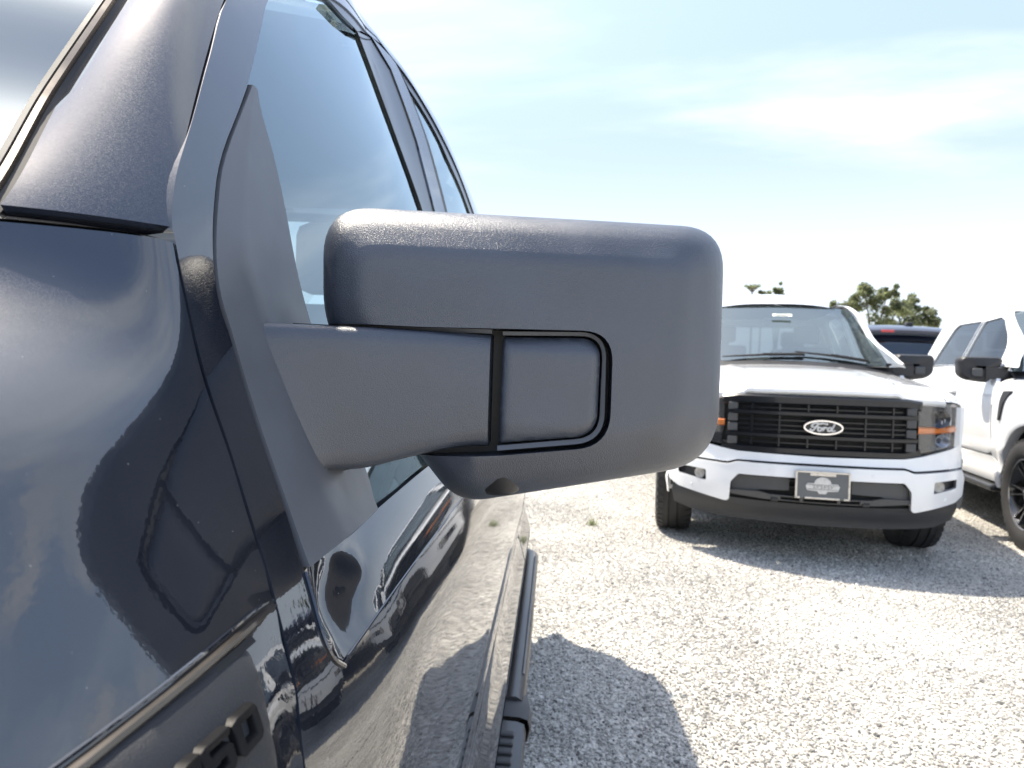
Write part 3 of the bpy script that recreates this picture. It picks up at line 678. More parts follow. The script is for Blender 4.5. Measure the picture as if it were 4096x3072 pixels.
    cowl = MB().grid([[(u*.86, 1.50+.08*u*u, zh(u*.80, .93)-.015) for u in [-1+2*i/24 for i in range(25)]], [(x, y+.012, z+.004) for x, y, z in [ws(-1+2*i/24, 0.0) for i in range(25)]]])
    cowl.build('cowl', M['plastic_black'], t)
    fr = []
    for k in range(15):                                       # A pillars
        pass
    for s in (1, -1):
        q = MB(); rws = []
        for k in range(15):
            kk = k/14; a = Vector(ws(s*1.0, kk)); z = a.z
            yv = 1.52 + (2.33-1.52)*max(0, min(1, (z-1.36)/(1.90-1.36)))
            b = Vector((s*(HW(z) - .10*sm(2.3, 1.5, yv)*sm(1.38, 1.6, z)), yv + .03, z))
            m_ = (a+b)/2 + Vector((s*.012, -.014, .006))
            i0 = Vector(ws(s*.982, kk)) + Vector((0, -.003, .002))
            rw = [i0, a+Vector((0, -.010, .004)), m_, b]; rws.append(rw if s < 0 else list(reversed(rw)))
        q.grid(rws); q.build('windscreen_pillar', P_, t)
    for (u0, u1, k0, k1) in ((-.60, .18, .02, .07), (.10, .78, .10, .03)):
        q = MB(); a = Vector(ws(u0, k0)); b = Vector(ws(u1, k1)); n_ = Vector((0, -.6, .8))
        q.tube([a+n_*.03, (a+b)/2+n_*.035, b+n_*.02], [.006, .011, .008], 6)
        q.tube([b+n_*.01, b+n_*.03, (a+b)/2+n_*.045], [.012, .010, .008], 6); q.build('wiper', M['rubber'], t)
    rz = lambda u, v: 1.915 + .155*sm(2.25, 2.9, v)*(1-.9*(abs(u))**2.4) - .085*(abs(u))**3.0 - .05*sm(3.4, 4.1, v)
    rows = []
    for i in range(21):
        v = 2.30 + (4.03-2.30)*i/20
        rows.append([(u*.685, v + .07*u*u*(1-i/20), rz(u, v)) for u in [-1+2*k/36 for k in range(37)]])
    MB().grid(rows).build('roof', P_, t)
    ant = MB(); ant.grid([[(dx*.035, 3.72+.2*k, rz(0, 3.7)-.004+h*(1-abs(dx))) for dx in (-1, -.4, 0, .4, 1)] for k, h in ((0, .0), (.3, .035), (.8, .055), (1, .0))]); ant.build('roof_antenna', M['plastic_black'], t)
    back = MB(); back.grid([[(u*HW(z)*.98, 4.05-.25*max(0, z-1.5), z) for u in (-1, 1)] for z in (.6, 1.0, 1.40, 1.46)]); back.grid([[(u*HW(z)*.98, 4.05-.25*max(0, z-1.5), z) for u in (-1, 1)] for z in (1.80, 1.88, 1.96)])
    back.add([(-.66, 3.96, 1.955), (.66, 3.96, 1.955), (.5, 3.96, 2.03), (-.5, 3.96, 2.03)], [(0,1,2,3)])
    MB().grid([[(u*.62, v, 1.895) for u in (-1, 0, 1)] for v in (2.40, 3.2, 3.98)]).build('headliner', M['interior'], t)
    for a, b in ((-1, -.82), (.82, 1)): back.grid([[(u*HW(z)*.98, 4.05-.25*max(0, z-1.5), z) for u in (a, b)] for z in (1.46, 1.6, 1.80)])
    back.build('cab_back', P_, t)
    MB().grid([[(u*HW(z)*.80, 4.04-.25*max(0, z-1.5), z) for u in (-1, 0, 1)] for z in (1.45, 1.81)]).build('rear_window', M['glass_dark'], t)
    # bed and tailgate
    bd2 = MB().box((-.93, 5.80, .58), (.93, 5.87, 1.33)); bd2.build('tailgate', P_, t, bevel=.02)
    bf = MB().box((-.90, 4.10, .80), (.90, 5.82, .84)); bf.box((-.90, 4.09, .80), (.90, 4.13, 1.36)); bf.build('bed_floor', M['under'], t)
    for s in (1, -1): MB().box((s*.89 if s > 0 else s*.97, 4.10, 1.35), (s*.97 if s > 0 else s*.89, 5.86, 1.41)).build('bed_rail', M['plastic_black'], t, bevel=.01)
    # interior, floor and underbody
    ub = MB().box((-.80, .35, .42), (.80, 5.7, .60)); ub.box((-.66, 1.45, .60), (.66, 1.60, 1.20)); ub.box((-.55, .30, .50), (.55, .50, 1.05)); ub.build('underbody', M['under'], t)
    for s in (1, -1):
        for cv in (AV, RV):
            q = MB(); q.grid([[(s*x_, cv+(AR+.01)*math.cos(a), AZ+(AR+.01)*math.sin(a)) for x_ in (.60, .955)] for a in [math.pi*k/14 for k in range(15)]]); q.build('wheel_liner', M['under'], t)
    it = MB().box((-.86, 1.75, .62), (.86, 4.0, .70)); it.build('cabin_floor', M['interior'], t)
    ds = MB(); ds.grid([[(u*.84, y, z) for u in [-1+.2*k for k in range(11)]] for y, z in ((1.62, 1.33), (1.85, 1.345), (1.98, 1.30), (2.02, 1.10), (1.95, .8))]); ds.build('dashboard', M['interior'], t)
    for sx in (-.42, .42):
        for sy in (2.45, 3.35):
            o = MB(); o.box((sx-.25, sy, .75), (sx+.25, sy+.5, .98)); 
            bk = [(sy+.40, .95), (sy+.52, 1.25), (sy+.62, 1.55)]
            for (y0, z0_), (y1, z1_) in zip(bk, bk[1:]): o.add([(sx-.25, y0, z0_), (sx+.25, y0, z0_), (sx+.24, y1, z1_), (sx-.24, y1, z1_), (sx-.25, y0+.12, z0_), (sx+.25, y0+.12, z0_), (sx+.24, y1+.12, z1_), (sx-.24, y1+.12, z1_)], [(0,1,2,3), (4,7,6,5), (0,3,7,4), (1,5,6,2), (3,2,6,7)])
            so = o.build('seat', M['seat'], t, bevel=.03)
            MB().box((sx-.13, sy+.63, 1.58), (sx+.13, sy+.72, 1.76)).build('headrest', M['seat'], so, bevel=.03)
    sw = MB(); sw.tube([(.42+.18*math.cos(2*math.pi*k/20), 2.12-.08*math.sin(2*math.pi*k/20), 1.25+.17*math.sin(2*math.pi*k/20)) for k in range(21)], .014, 8, cap=False); sw.box((.26, 2.10, 1.22), (.58, 2.13, 1.28)); sw.build('steering_wheel', M['interior'], t)
    MB().box((-.12, 2.16, 1.70), (.12, 2.20, 1.77)).build('rear_view_mirror', M['interior'], t, bevel=.015)
    return t

def add_plate(t):
    z0, z1, w = .470, .640, .158
    p = panel('license_plate', rounded([(-w, z0), (w, z0), (w, z1), (-w, z1)], .008, 3), lambda a, b: (a, -.112, b), .03, (0, -1, 0), M['plate_grey'], t, depth=.006, bevel=.001)
    fr = MB(); fd_ = lambda a, b, d: (a, -.113-d, b)
    for pts in ([(-w, z1-.004), (w, z1-.004)], [(-w+.004, z0), (-w+.004, z1)], [(w-.004, z0), (w-.004, z1)], [(-w, z0+.004), (-w+.026, z0+.004)], [(-w+.056, z0+.004), (w-.058, z0+.004)], [(w-.034, z0+.004), (w, z0+.004)]): stroke(fr, pts, .0065, .005, fd_)
    stroke(fr, [(-.075, z1-.018), (.075, z1-.018)], .010, .004, fd_)
    fr.build('plate_frame', M['plate_frame'], p)
    lg = MB(); zc_ = .550
    dome = [(-.050, zc_+.012)] + [(-.050*math.cos(math.pi*k/12), zc_+.014+.042*math.sin(math.pi*k/12)) for k in range(13)] + [(.050, zc_+.012)]
    V, Fc = sheet(dome, lambda a, b: (a, -.116, b), .02, (0, -1, 0), depth=.003); lg.add(V, Fc)
    wing = [(-.100, zc_), (-.088, zc_+.016), (.088, zc_+.016), (.100, zc_), (.090, zc_-.028), (.03, zc_-.032), (.02, zc_-.048), (-.02, zc_-.048), (-.03, zc_-.032), (-.090, zc_-.028)]
    V, Fc = sheet(wing, lambda a, b: (a, -.1155, b), .02, (0, -1, 0), depth=.003); lg.add(V, Fc)
    lg.build('plate_logo', M['logo_silver'], p)
    ln = MB(); f2 = lambda a, b, d: (a, -.1162-d, b)
    for z_, a0, a1 in ((zc_+.008, -.094, .094), (zc_-.020, -.088, .088)): stroke(ln, [(a0, z_), (a1, z_)], .0014, .0008, f2)
    for k in range(6):
        x_ = -.055+k*.021; stroke(ln, [(x_, zc_-.014), (x_, zc_+.002), (x_+.011, zc_+.002), (x_+.011, zc_-.006), (x_, zc_-.006)] if k % 2 else [(x_+.011, zc_+.002), (x_, zc_+.002), (x_, zc_-.006), (x_+.011, zc_-.006), (x_+.011, zc_-.014), (x_, zc_-.014)], .0014, .0008, f2)
    ln.build('plate_print', M['plate_grey'], p)

T1 = make_truck('pickup_truck', 'white pickup truck facing the camera with black grille and dealer plate on its bumper', 'paint_white')
for o in [q for q in S.objects if q.type == 'MESH' and q.name.split('.')[0] not in ('tyre', 'rim', 'spoke', 'rim_edge', 'hub_cap', 'housing', 'arm', 'lamp_cover', 'mirror_glass', 'sail', 'gravel', 'coarse_gravel', 'gravel_ground')]:
    for v in o.data.vertices:
        if abs(v.co.x) > .6 and v.co.y < 1.3:
            k = .90 + .10*sm(.55, 1.3, v.co.y); v.co.x = math.copysign(.6 + (abs(v.co.x)-.6)*k, v.co.x)
index_children()
T2 = copy_tree(T1); T2['label'] = 'white pickup truck cut off by the right edge, its side and front wheel showing'
T3 = copy_tree(T1); T3['label'] = 'dark teal pickup truck beyond the right edge, mirrored in the near fender'
def repaint(root, new):
    def walk(o):
        for ch in [q for q in S.objects if q.parent == o]:
            if ch.type == 'MESH' and ch.data.materials and ch.data.materials[0] == M['paint_white']:
                ch.data = ch.data.copy(); ch.data.materials[0] = M[new]
            walk(ch)
    walk(root)
repaint(T3, 'paint_green')
T1.location = (1.713, 4.616, 0); T1.rotation_euler.z = -.165
T2.location = (4.282, 4.283, 0); T2.rotation_euler.z = -.201
T3.location = (7.05, 3.75, 0); T3.rotation_euler.z = -.20
add_plate(T1)
# pricing sticker behind the windscreen of the first truck
sk = MB(); sc_c = Vector((.13, 2.155, 1.79)); 
stq = panel('windscreen_sticker', rounded([(-.085, -.022), (.085, -.022), (.085, .022), (-.085, .022)], .006, 2), lambda a, b: (a+.03, 2.105+b*.72, 1.795+b*.55), .03, (0, -.7, .7), M['sticker'], T1, depth=0)
for k, (zz, ww) in enumerate(((.008, .05), (-.002, .065), (-.012, .06))):
    stroke(q := MB(), [(-ww, zz), (ww*.8, zz)], .0022, .0006, lambda a, b, d: (a+.03, 2.105+b*.72-d-.002, 1.795+b*.55)); q.build('sticker_print', M['print'], stq)
# steer the front wheels of the second truck slightly
for ch in [q for q in S.objects if q.parent == T2 and q.name.startswith('wheel') and q.type == 'EMPTY']:
    pass
# ------------------------------------------------------------------ the near truck: door, fender, cab side and mirror
KZ = [.33,.40,.46,.59,.63,.70,.80,.917,1.035,1.085,1.15,1.3,1.5,1.65,1.78,1.86,1.91,1.95,1.97]
KX = [-.17,-.105,-.083,-.115,-.107,-.097,-.091,-.093,-.118,-.136,-.157,-.192,-.245,-.296,-.343,-.376,-.410,-.48,-.58]
prof = pchip(KZ, KX)
gtap = pchip([.5,1.1,1.3,1.45,1.63,2.0,3.05,3.5], [0,0,-.003,.012,.035,.053,.043,.02])
def O(y, z):
    return prof(z) + .011*sm(.38, .55, y)*sm(.93, 1.02, z)*sm(1.11, 1.055, z)*sm(3.4, 3.0, y) - .04*sm(1.25, .3, y)*sm(1.0, 1.3, z) + gtap(y)*sm(1.3, 1.8, z)
XC = -1.07
near = empty('pickup_truck', (XC, 1.6, 0), 0, 'dark metallic pickup truck in close-up, its fender, windscreen pillar and door filling the left', 'pickup truck')
ON = lambda off: (lambda a, b: (O(a, b)+off, a, b))
X1 = (1, 0, 0)
PD = M['paint_dark']
W_ = dict(world=True)
gap1 = [(1.30,1.872),(1.05,1.795),(.80,1.665),(.68,1.590),(.581,1.514),(.52,1.442),(.467,1.375),(.429,1.328),(.412,1.296),(.411,1.285),(.407,1.254),(.399,1.201),(.395,1.162),(.382,1.115),(.370,1.084),(.353,1.05),(.335,1.018),(.325,.95),(.322,.80),(.322,.60),(.33,.50)]
seal2 = [(1.42,1.86),(1.20,1.800),(1.02,1.742),(.86,1.665),(.718,1.594),(.575,1.439),(.502,1.364),(.472,1.321),(.453,1.28),(.445,1.25),(.446,1.226),(.438,1.168),(.432,1.132),(.422,1.103),(.416,1.089)]
gap1 = spline(gap1, 4); seal2s = spline(seal2, 4)
zl = lambda y: 1.0355 + .011*sm(.38, .55, y)
ledge_front = [(.416,1.089),(.410,1.076),(.402,1.058),(.403,1.044),(.413,1.035)]
# -- front door skin: below the sculpted ledge, and the painted strip up the pillar
door_poly = [p for p in gap1] + [(.36,.475),(1.64,.475),(1.632,.62),(1.625,.80),(1.618,.917),(1.618,zl(1.618))] + [(q_, zl(q_)) for q_ in (1.3,1.0,.8,.65,.57,.53,.49,.455,.43)] + list(reversed(ledge_front)) + list(reversed(seal2s))[1:]
door = panel('door', door_poly, ON(0), .022, X1, PD, near, depth=.03, bevel=.0022, **W_)
# -- ledge under the glass: concave scoop from the belt down to a crisp lower edge
yst = pchip([1.035, 1.044, 1.058, 1.076, 1.089], [.413, .403, .402, .410, .416])
rows = []
for i in range(81):
    row = []
    for k in range(15):
        t_ = k/14
        zs = 1.0895 + (1.0355-1.0895)*t_; y0_ = yst(zs)-.0015; y = y0_ + (2.70-y0_)*(i/80)**1.9
        zt, z1_ = 1.089+.010*sm(.4, .9, y), zl(y)+.0005
        z = zt + (z1_-zt)*t_
        xt, xl = O(y, 1.092)-.003, O(y, zl(y))-.0008
        x = xt + (xl-xt)*t_ + .0040*math.sin(math.pi*t_)*sm(.02, .10, y-y0_)
        f_ = sm(.0, .028, y-y0_); x = O(y, z)*(1-f_) - .0006*(1-f_) + (x - .006*math.sin(math.pi*t_)*sm(.10, .03, y-y0_))*f_
        row.append((x, y, z))
    rows.append(row)
lm = MB().grid([list(reversed(r)) for r in rows]); lm.build('door_ledge', PD, door, world=True, angle=70)
edge = MB().tube([(O(y, zl(y))-.0005, y, zl(y)) for y in [.413+.04*k for k in range(58)]], .0010, 6); edge.build('ledge_edge', PD, door, world=True)
rim_ = MB().tube(spline([(O(a, b)+.0005, a, b) for a, b in ledge_front] , 5), .0014, 6); rim_.build('ledge_rim', PD, door, world=True)
# -- rear door
rd = [(1.628,.475),(2.72,.475),(2.74,.62),(2.80,.80),(2.86,.95),(2.86,1.0465),(1.626,1.0465),(1.627,.917),(1.634,.80),(1.641,.62)]
rdoor = panel('door', rd, ON(-.001), .05, X1, PD, near, depth=.03, bevel=.002, **W_)
# -- rocker panel and underside
panel('rocker_panel', [(.36,.465),(3.33,.465),(3.33,.36),(.36,.36)], ON(0), .03, X1, PD, near, depth=.05, **W_)
panel('cab_corner', [(2.73,.475),(3.33,.475),(3.33,1.097),(2.72,1.097),(2.72,1.06),(2.866,1.06),(2.866,.95),(2.806,.80),(2.746,.62)], ON(0), .04, X1, PD, near, depth=.03, bevel=.002, **W_)
# -- pillars and frame around the windows
GT = lambda a, b: (O(a, b)-.008, a, b)
front_glass = [(.70,1.60),(.584,1.438),(.50,1.30),(.44,1.20),(.40,1.092),(1.36,1.098),(1.297,1.51),(1.23,1.645),(1.17,1.766),(1.066,1.740),(.997,1.728),(.86,1.675)]
panel('door_glass', front_glass, GT, .05, X1, M['glass_side'], door, depth=0, **W_)
GT2 = lambda a, b: (O(a, b)-.006, a, b)
lining = [(.74,1.612),(.86,1.668),(1.00,1.728),(1.066,1.742),(1.17,1.768),(1.30,1.79),(1.44,1.86),(1.30,1.845),(1.02,1.775),(.86,1.69),(.72,1.60)]
panel('window_frame', [(.86,1.668),(.997,1.728),(1.066,1.740),(1.17,1.766),(1.24,1.80),(1.40,1.862),(1.28,1.835),(1.05,1.775),(.86,1.690)], ON(-.003), .025, X1, M['gloss_black'], door, depth=.012, bevel=.002, **W_)
panel('pillar_cover', [(1.17,1.766),(1.23,1.645),(1.297,1.51),(1.36,1.098),(1.50,1.098),(1.432,1.537),(1.452,1.677),(1.424,1.81),(1.35,1.84)], ON(-.003), .03, X1, M['gloss_black'], door, depth=.012, bevel=.003, **W_)
panel('pillar_panel', [(1.352,1.842),(1.426,1.812),(1.456,1.677),(1.436,1.537),(1.506,1.098),(1.60,1.098),(1.555,1.579),(1.545,1.716),(1.525,1.80),(1.50,1.862)], ON(0), .03, X1, PD, rdoor, depth=.012, bevel=.002, **W_)
panel('pillar_panel', [(1.524,1.80),(1.544,1.716),(1.556,1.579),(1.601,1.098),(1.652,1.098),(1.613,1.579),(1.586,1.716),(1.554,1.805)], ON(-.004), .03, X1, M['plastic_grey'], rdoor, depth=.01, bevel=.002, **W_)
rg_top = [(1.552,1.82),(1.737,1.788),(1.858,1.735),(2.063,1.690),(2.35,1.60),(2.50,1.45)]
panel('door_glass', [(1.554,1.81),(1.586,1.716),(1.613,1.579),(1.652,1.098),(2.56,1.098),(2.52,1.40)] + list(reversed(rg_top)), GT, .06, X1, M['glass_side'], rdoor, depth=0, **W_)
rg_up = [(1.52,1.862),(1.62,1.845),(1.75,1.825),(1.90,1.79),(2.144,1.735),(2.42,1.64),(2.62,1.45)]
panel('window_frame', spline(rg_up, 4) + list(reversed(spline(rg_top, 4))), ON(-.003), .03, X1, M['gloss_black'], rdoor, depth=.012, bevel=.002, **W_)
# -- roof side with quarter panel down to the belt
roof_lo = [(.70,1.602),(.80,1.665),(1.05,1.780),(1.28,1.838),(1.40,1.865)] + spline(rg_up, 4)[1:] + [(2.68,1.30),(2.70,1.098),(3.32,1.098),(3.34,1.30),(3.40,1.60),(3.32,1.80),(3.24,1.90),(3.08,1.955)]
roof_side = [(.80,1.700),(1.05,1.80),(1.30,1.875),(1.42,1.93),(1.60,1.955)]
panel('roof_rail', roof_lo + list(reversed(roof_side)), ON(.001), .03, X1, PD, near, depth=.01, **W_)
# roof skin, far side and cab back
rows = []
for i in range(31):
    y = .95 + (3.24-.95)*i/30
    zz = 1.955 - .26*sm(1.75, .9, y)*1.0 - .05*sm(2.8, 3.3, y); xe = O(y, min(zz, 1.95))
    rows.append([(xe + (XC*2 - xe*2)*k/20, y - .10*math.sin(math.pi*k/20)*sm(1.6, .9, y), zz + .045*math.sin(math.pi*k/20)) for k in range(21)])
MB().grid(rows).build('roof', PD, near, world=True)
FX = lambda a, b: (2*XC - O(a, b), a, b)
panel('far_body_side', [(.33,.48),(3.3,.48),(3.32,1.10),(.40,1.10)], FX, .08, (-1, 0, 0), PD, near, depth=.03, **W_)
panel('far_cab_frame', [(.43,1.10),(3.32,1.10),(3.34,1.30),(3.32,1.80),(3.24,1.9),(3.08,1.955),(1.6,1.955),(1.3,1.875),(1.05,1.80),(.80,1.665),(.58,1.51),(.45,1.30)], FX, .07, (-1, 0, 0), PD, near, holes=[[(.62,1.12),(1.40,1.12),(1.36,1.78),(1.10,1.74),(.80,1.60),(.62,1.40)], [(1.52,1.12),(2.56,1.12),(2.52,1.45),(2.30,1.66),(1.90,1.76),(1.50,1.80)]], depth=.03, **W_)
bk = MB()
def bx(z): return -.16 + .36*0 if z < 1.1 else O(3.0, z)
for (z0, z1, a, b) in ((.5, 1.10, 0, 1), (1.10, 1.28, 0, 1), (1.28, 1.89, 0, .14), (1.28, 1.89, .86, 1), (1.89, 1.97, 0, 1)):
    bk.grid([[(bx(z) + (2*XC-2*bx(z))*(a+(b-a)*k/8), 3.30+.06*math.sin(math.pi*(a+(b-a)*k/8)), z) for k in range(9)] for z in [z0+(z1-z0)*j/5 for j in range(6)]])
bk.build('cab_back', PD, near, world=True)
MB().grid([[(-.30 + (2*XC+.6)*k/8, 3.29+.055*math.sin(math.pi*(.1+.8*k/8)), z) for k in range(9)] for z in (1.27, 1.90)]).build('rear_window', M['glass_side'], near, world=True)
# -- A pillar outer face between windscreen trim and door gap
trim = [(-.308,.325,1.262),(-.294,.360,1.293),(-.326,.450,1.385),(-.337,.530,1.487),(-.365,.62,1.58),(-.40,.74,1.68),(-.42,.90,1.765)]
g3 = [(O(a, b)-.001, a, b) for a, b in [(.405,1.281),(.411,1.293),(.467,1.377),(.581,1.516),(.66,1.578),(.78,1.654),(.95,1.745)]]
ts, gs = spline(trim, 9), spline(g3, 9)
MB().grid([[(-.236-.30*k/10, y+.002*k/10, z+.002*k/10) for k in range(11)] for y, z in ((.395, 1.262), (.420, 1.274))]).build('fender_seam', M['rubber'], near, world=True)
rows = []
for i_, (p, q) in enumerate(zip(ts, gs)):
    p, q = Vector(p), Vector(q); bulge = .016*sm(6, 22, i_); n_ = Vector((.35, -.75, .35)).normalized(); row = []
    row.append(tuple(p + Vector((-.006, .02, -.004))))
    for k in range(15):
        t_ = k/14; row.append(tuple(p.lerp(q, t_) + n_*(bulge*math.sin(math.pi*t_)**.9)))
    row.append(tuple(q + Vector((-.02, .012, .0)))); rows.append(row)
rows = [r for r in rows if r[1][2] > 1.290]
rows.insert(0, [(x, y+.004, z-.004) for x, y, z in rows[0]]); rows.insert(0, [(x, y+.02, z-.004) for x, y, z in rows[0]])
MB().grid(rows).build('windscreen_pillar', PD, near, world=True, angle=60)
tt = MB(); rws = []
for p in ts:
    p = Vector(p); rws.append([tuple(p+Vector(d)) for d in ((-.0065,.003,-.003), (-.007,-.001,.002), (-.0105,-.002,.003), (-.0115,.001,.001))])
tt.grid(rws); tt.build('windscreen_trim', M['brown_trim'], near, world=True)
tt = MB(); rws = []
for p in ts:
    p = Vector(p); rws.append([tuple(p+Vector(d)) for d in ((-.0005,.012,-.012), (-.002,.004,-.002), (-.0066,.0015,.0), (-.0112,.002,.0), (-.0125,-.002,.003), (-.017,-.0015,.0035), (-.019,.004,.0))])
tt.grid(rws); tt.build('windscreen_seal', M['rubber'], near, world=True)
rows = []
for p in ts:
    p = Vector(p); rows.append([tuple(p + Vector((-.016,.0005,.0)) + Vector((-1.43*t_, -.20*math.sin(math.pi*t_)*1.0, .012*math.sin(math.pi*t_)))) for t_ in [k/24 for k in range(25)]])
MB().grid(rows).build('windscreen', M['glass_ws'], near, world=True)
# -- fender: control rows from the seam down, columns from the door gap forward
def gy(z):                                     # door gap y at height z
    b_ = min(gap1, key=lambda q: abs(q[1]-z)); return b_[0]
frows = []
FC = .45
NZ, NY = 46, 44
for i in range(NZ):
    t_ = i/(NZ-1); row = []
    z_ = 1.283 - (1.283-.78)*t_
    for k in range(NY):
        s_ = k/(NY-1)
        # side skin point
        z = z_; yg = gy(z)-.0035; L = 1.05
        y = yg - L*s_**1.6
        x = O(yg - .0, z) - .004*s_ - FC*(yg-y)**2 + .05*sm(.3, 1.0, s_)*sm(1.2, .8, z)
        # rolled shoulder: the upper part turns in towards the hood
        hi = sm(1.160, 1.283, z)
        roll = .165*hi**1.9*sm(0, .42, s_**1.6*L/.42)
        x -= roll
        y += .0
        zz = z - .030*hi*sm(.05, .8, s_)
        row.append((x, y, zz))
    frows.append(row)
FR = MB().grid([list(reversed(r)) for r in frows])
edge_r = [[(x-.0015, y+.0028, z) for x, y, z in [r[0] for r in frows]], [(x-.02, y+.003, z) for x, y, z in [r[0] for r in frows]]]
FR.grid([[r[0] for r in frows]] + edge_r)
FR.grid([[(x-.0, y+.012, z-.014) for x, y, z in frows[0]], [(x, y+.003, z-.001) for x, y, z in frows[0]], frows[0]])
fender = FR.build('fender', PD, near, world=True, angle=50)
def fx(y, z):                                  # fender skin x at (y,z) on the side
    yg = gy(z)-.0035; s_ = (max(0, (yg-y)/1.05))**(1/1.6); return O(yg, z) - .004*s_ - FC*(yg-y)**2 + .05*sm(.3, 1.0, s_)*sm(1.2, .8, z)
# spear moulding with a rounded tip and a dark shadow line under it
sp = MB(); rws = []
for k in range(26):
    y = .366 - .36*k/25; h = .0026*min(1, (k/2.2)**.6) if k else .0003
    z = 1.0862 - .045*(.366-y)
    rws.append([(fx(y, z+h)-.001, y, z+h), (fx(y, z)+.0022, y, z+h*.75), (fx(y, z)+.003, y, z), (fx(y, z)+.0022, y, z-h*.7), (fx(y, z-h)-.003, y, z-h)])
sp.grid([list(reversed(r)) for r in rws]); sp.build('fender_spear', M['brown_trim'], fender, world=True)
q = MB().tube([(fx(.372-.36*k/25, 1.0905-.016*k/25)+.0002, .372-.36*k/25, 1.0905-.016*k/25-.004*(1-min(1, k/1.5))) for k in range(26)], .0011, 6); q.build('spear_edge', PD, fender, world=True)
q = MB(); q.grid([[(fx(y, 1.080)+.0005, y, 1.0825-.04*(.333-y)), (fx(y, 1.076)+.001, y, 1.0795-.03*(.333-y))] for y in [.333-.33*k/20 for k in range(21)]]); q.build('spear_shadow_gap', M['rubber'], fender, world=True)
# badge plate with shoulder, groove and ribs
bp = rounded([(.020,1.0735),(.316,1.0808),(.327,1.0785),(.323,1.066),(.312,1.045),(.303,1.020),(.294,.985),(.020,.985)], [0,.006,.006,.004,.004,.004,.02,0], 4)
def bpf(a, b):
    up_ = sm(1.069, 1.0805, b); d_ = min(seg_d((a, b), bp[i], bp[(i+1) % len(bp)]) for i in range(len(bp)) if bp[i][0] > .03 or bp[(i+1) % len(bp)][0] > .03)
    rise = .0048*(1-.62*up_) * sm(-.0005, .006, d_)
    g_ = abs(b-1.0680); rise -= .0011*max(0, 1-g_/.0013)*(1 if a < .308 else 0)
    return (fx(a, b)+.0015+rise, a, b)
plate = panel('badge_plate', bp, bpf, .0042, X1, M['plastic_badge'], fender, depth=.006, angle=70, **W_)
for k in range(4):
    z = 1.0335-.0045*k
    q = MB().tube([bpf(.306-.0015*k, z-.0004), bpf(.20, z-.0004)], .0009, 6); q.build('badge_rib', M['lip'], plate, world=True)
# letters F-150
def letter(name, shape, holes, y0):
    sk_ = .25
    def lf(a, b):
        yy, zz = y0 - .014 + a*1.10 + (b-.0075)*sk_, 1.0525 + b*.86
        return (fx(yy, min(zz, 1.064)) + .0098, yy, zz)
    o = panel(name, shape, lf, .004, X1, M['letter_edge'], plate, holes=holes, depth=.0105, bevel=.0007, **W_)
    ins = MB()
    return o
def ch(pts): return [(a*.0185, b*.0155) for a, b in pts]
letter('letter', ch([(.15,0),(.85,0),(1,.13),(1,.87),(.85,1),(.15,1),(0,.87),(0,.13)]), [ch([(.28,.24),(.72,.24),(.72,.76),(.28,.76)])], .2945)
letter('letter', ch([(0,0),(.88,0),(1,.12),(1,.55),(.88,.66),(.27,.66),(.27,.78),(1,.78),(1,1),(.12,1),(0,.88),(0,.46),(.12,.42),(.73,.42),(.73,.22),(0,.22)]), [], .2715)
letter('letter', ch([(.3,0),(.58,0),(.58,1),(.2,1),(.0,.86),(.3,.82)]), [], .2585)
letter('letter', ch([(.1,.42),(.65,.42),(.65,.60),(.1,.60)]), [], .238)
letter('letter', ch([(.0,0),(.27,0),(.27,.40),(.8,.40),(.8,.62),(.27,.62),(.27,.78),(1,.78),(1,1),(0,1)]), [], .214)
# hood and cowl inboard of the fender
rows = []
for i in range(24):
    s_ = i/23; row = []
    base = frows[0][int(s_*(NY-1))]
    for k in range(24):
        t_ = k/23
        row.append((base[0]-.006 - (2*abs(XC-base[0])-.01)*t_, base[1]-.0 + .02*math.sin(math.pi*t_), base[2]+.002+.05*math.sin(math.pi*t_)**.8*(1-.2*s_)))
    rows.append(row)
MB().grid(rows).build('hood', PD, near, world=True)
MB().grid([[(-.25+(2*XC+.5)*k/16, y-.05*math.sin(math.pi*k/16), z) for k in range(17)] for y, z in ((.34, 1.245), (.42, 1.26), (.50, 1.30))]).build('cowl', M['rubber'], near, world=True)
# -- dark structure behind the gaps
panel('inner_body', [(.30,.48),(1.7,.48),(1.7,1.03),(.47,1.03),(.43,1.08),(.465,1.26),(.52,1.36),(.66,1.535),(.60,1.520),(.475,1.376),(.418,1.285),(.36,1.09),(-.2,1.0),(-.2,.9),(.30,.9)], ON(-.022), .05, X1, M['under'], near, depth=0, **W_)
panel('inner_body', [(1.55,.48),(3.05,.48),(3.05,1.03),(1.55,1.03)], ON(-.03), .08, X1, M['under'], near, depth=0, **W_)
seal = MB().tube([(O(a, b)-.0065, a, b) for a, b in seal2s[8:]], .0052, 8); seal.build('door_seal', M['rubber'], near, world=True)
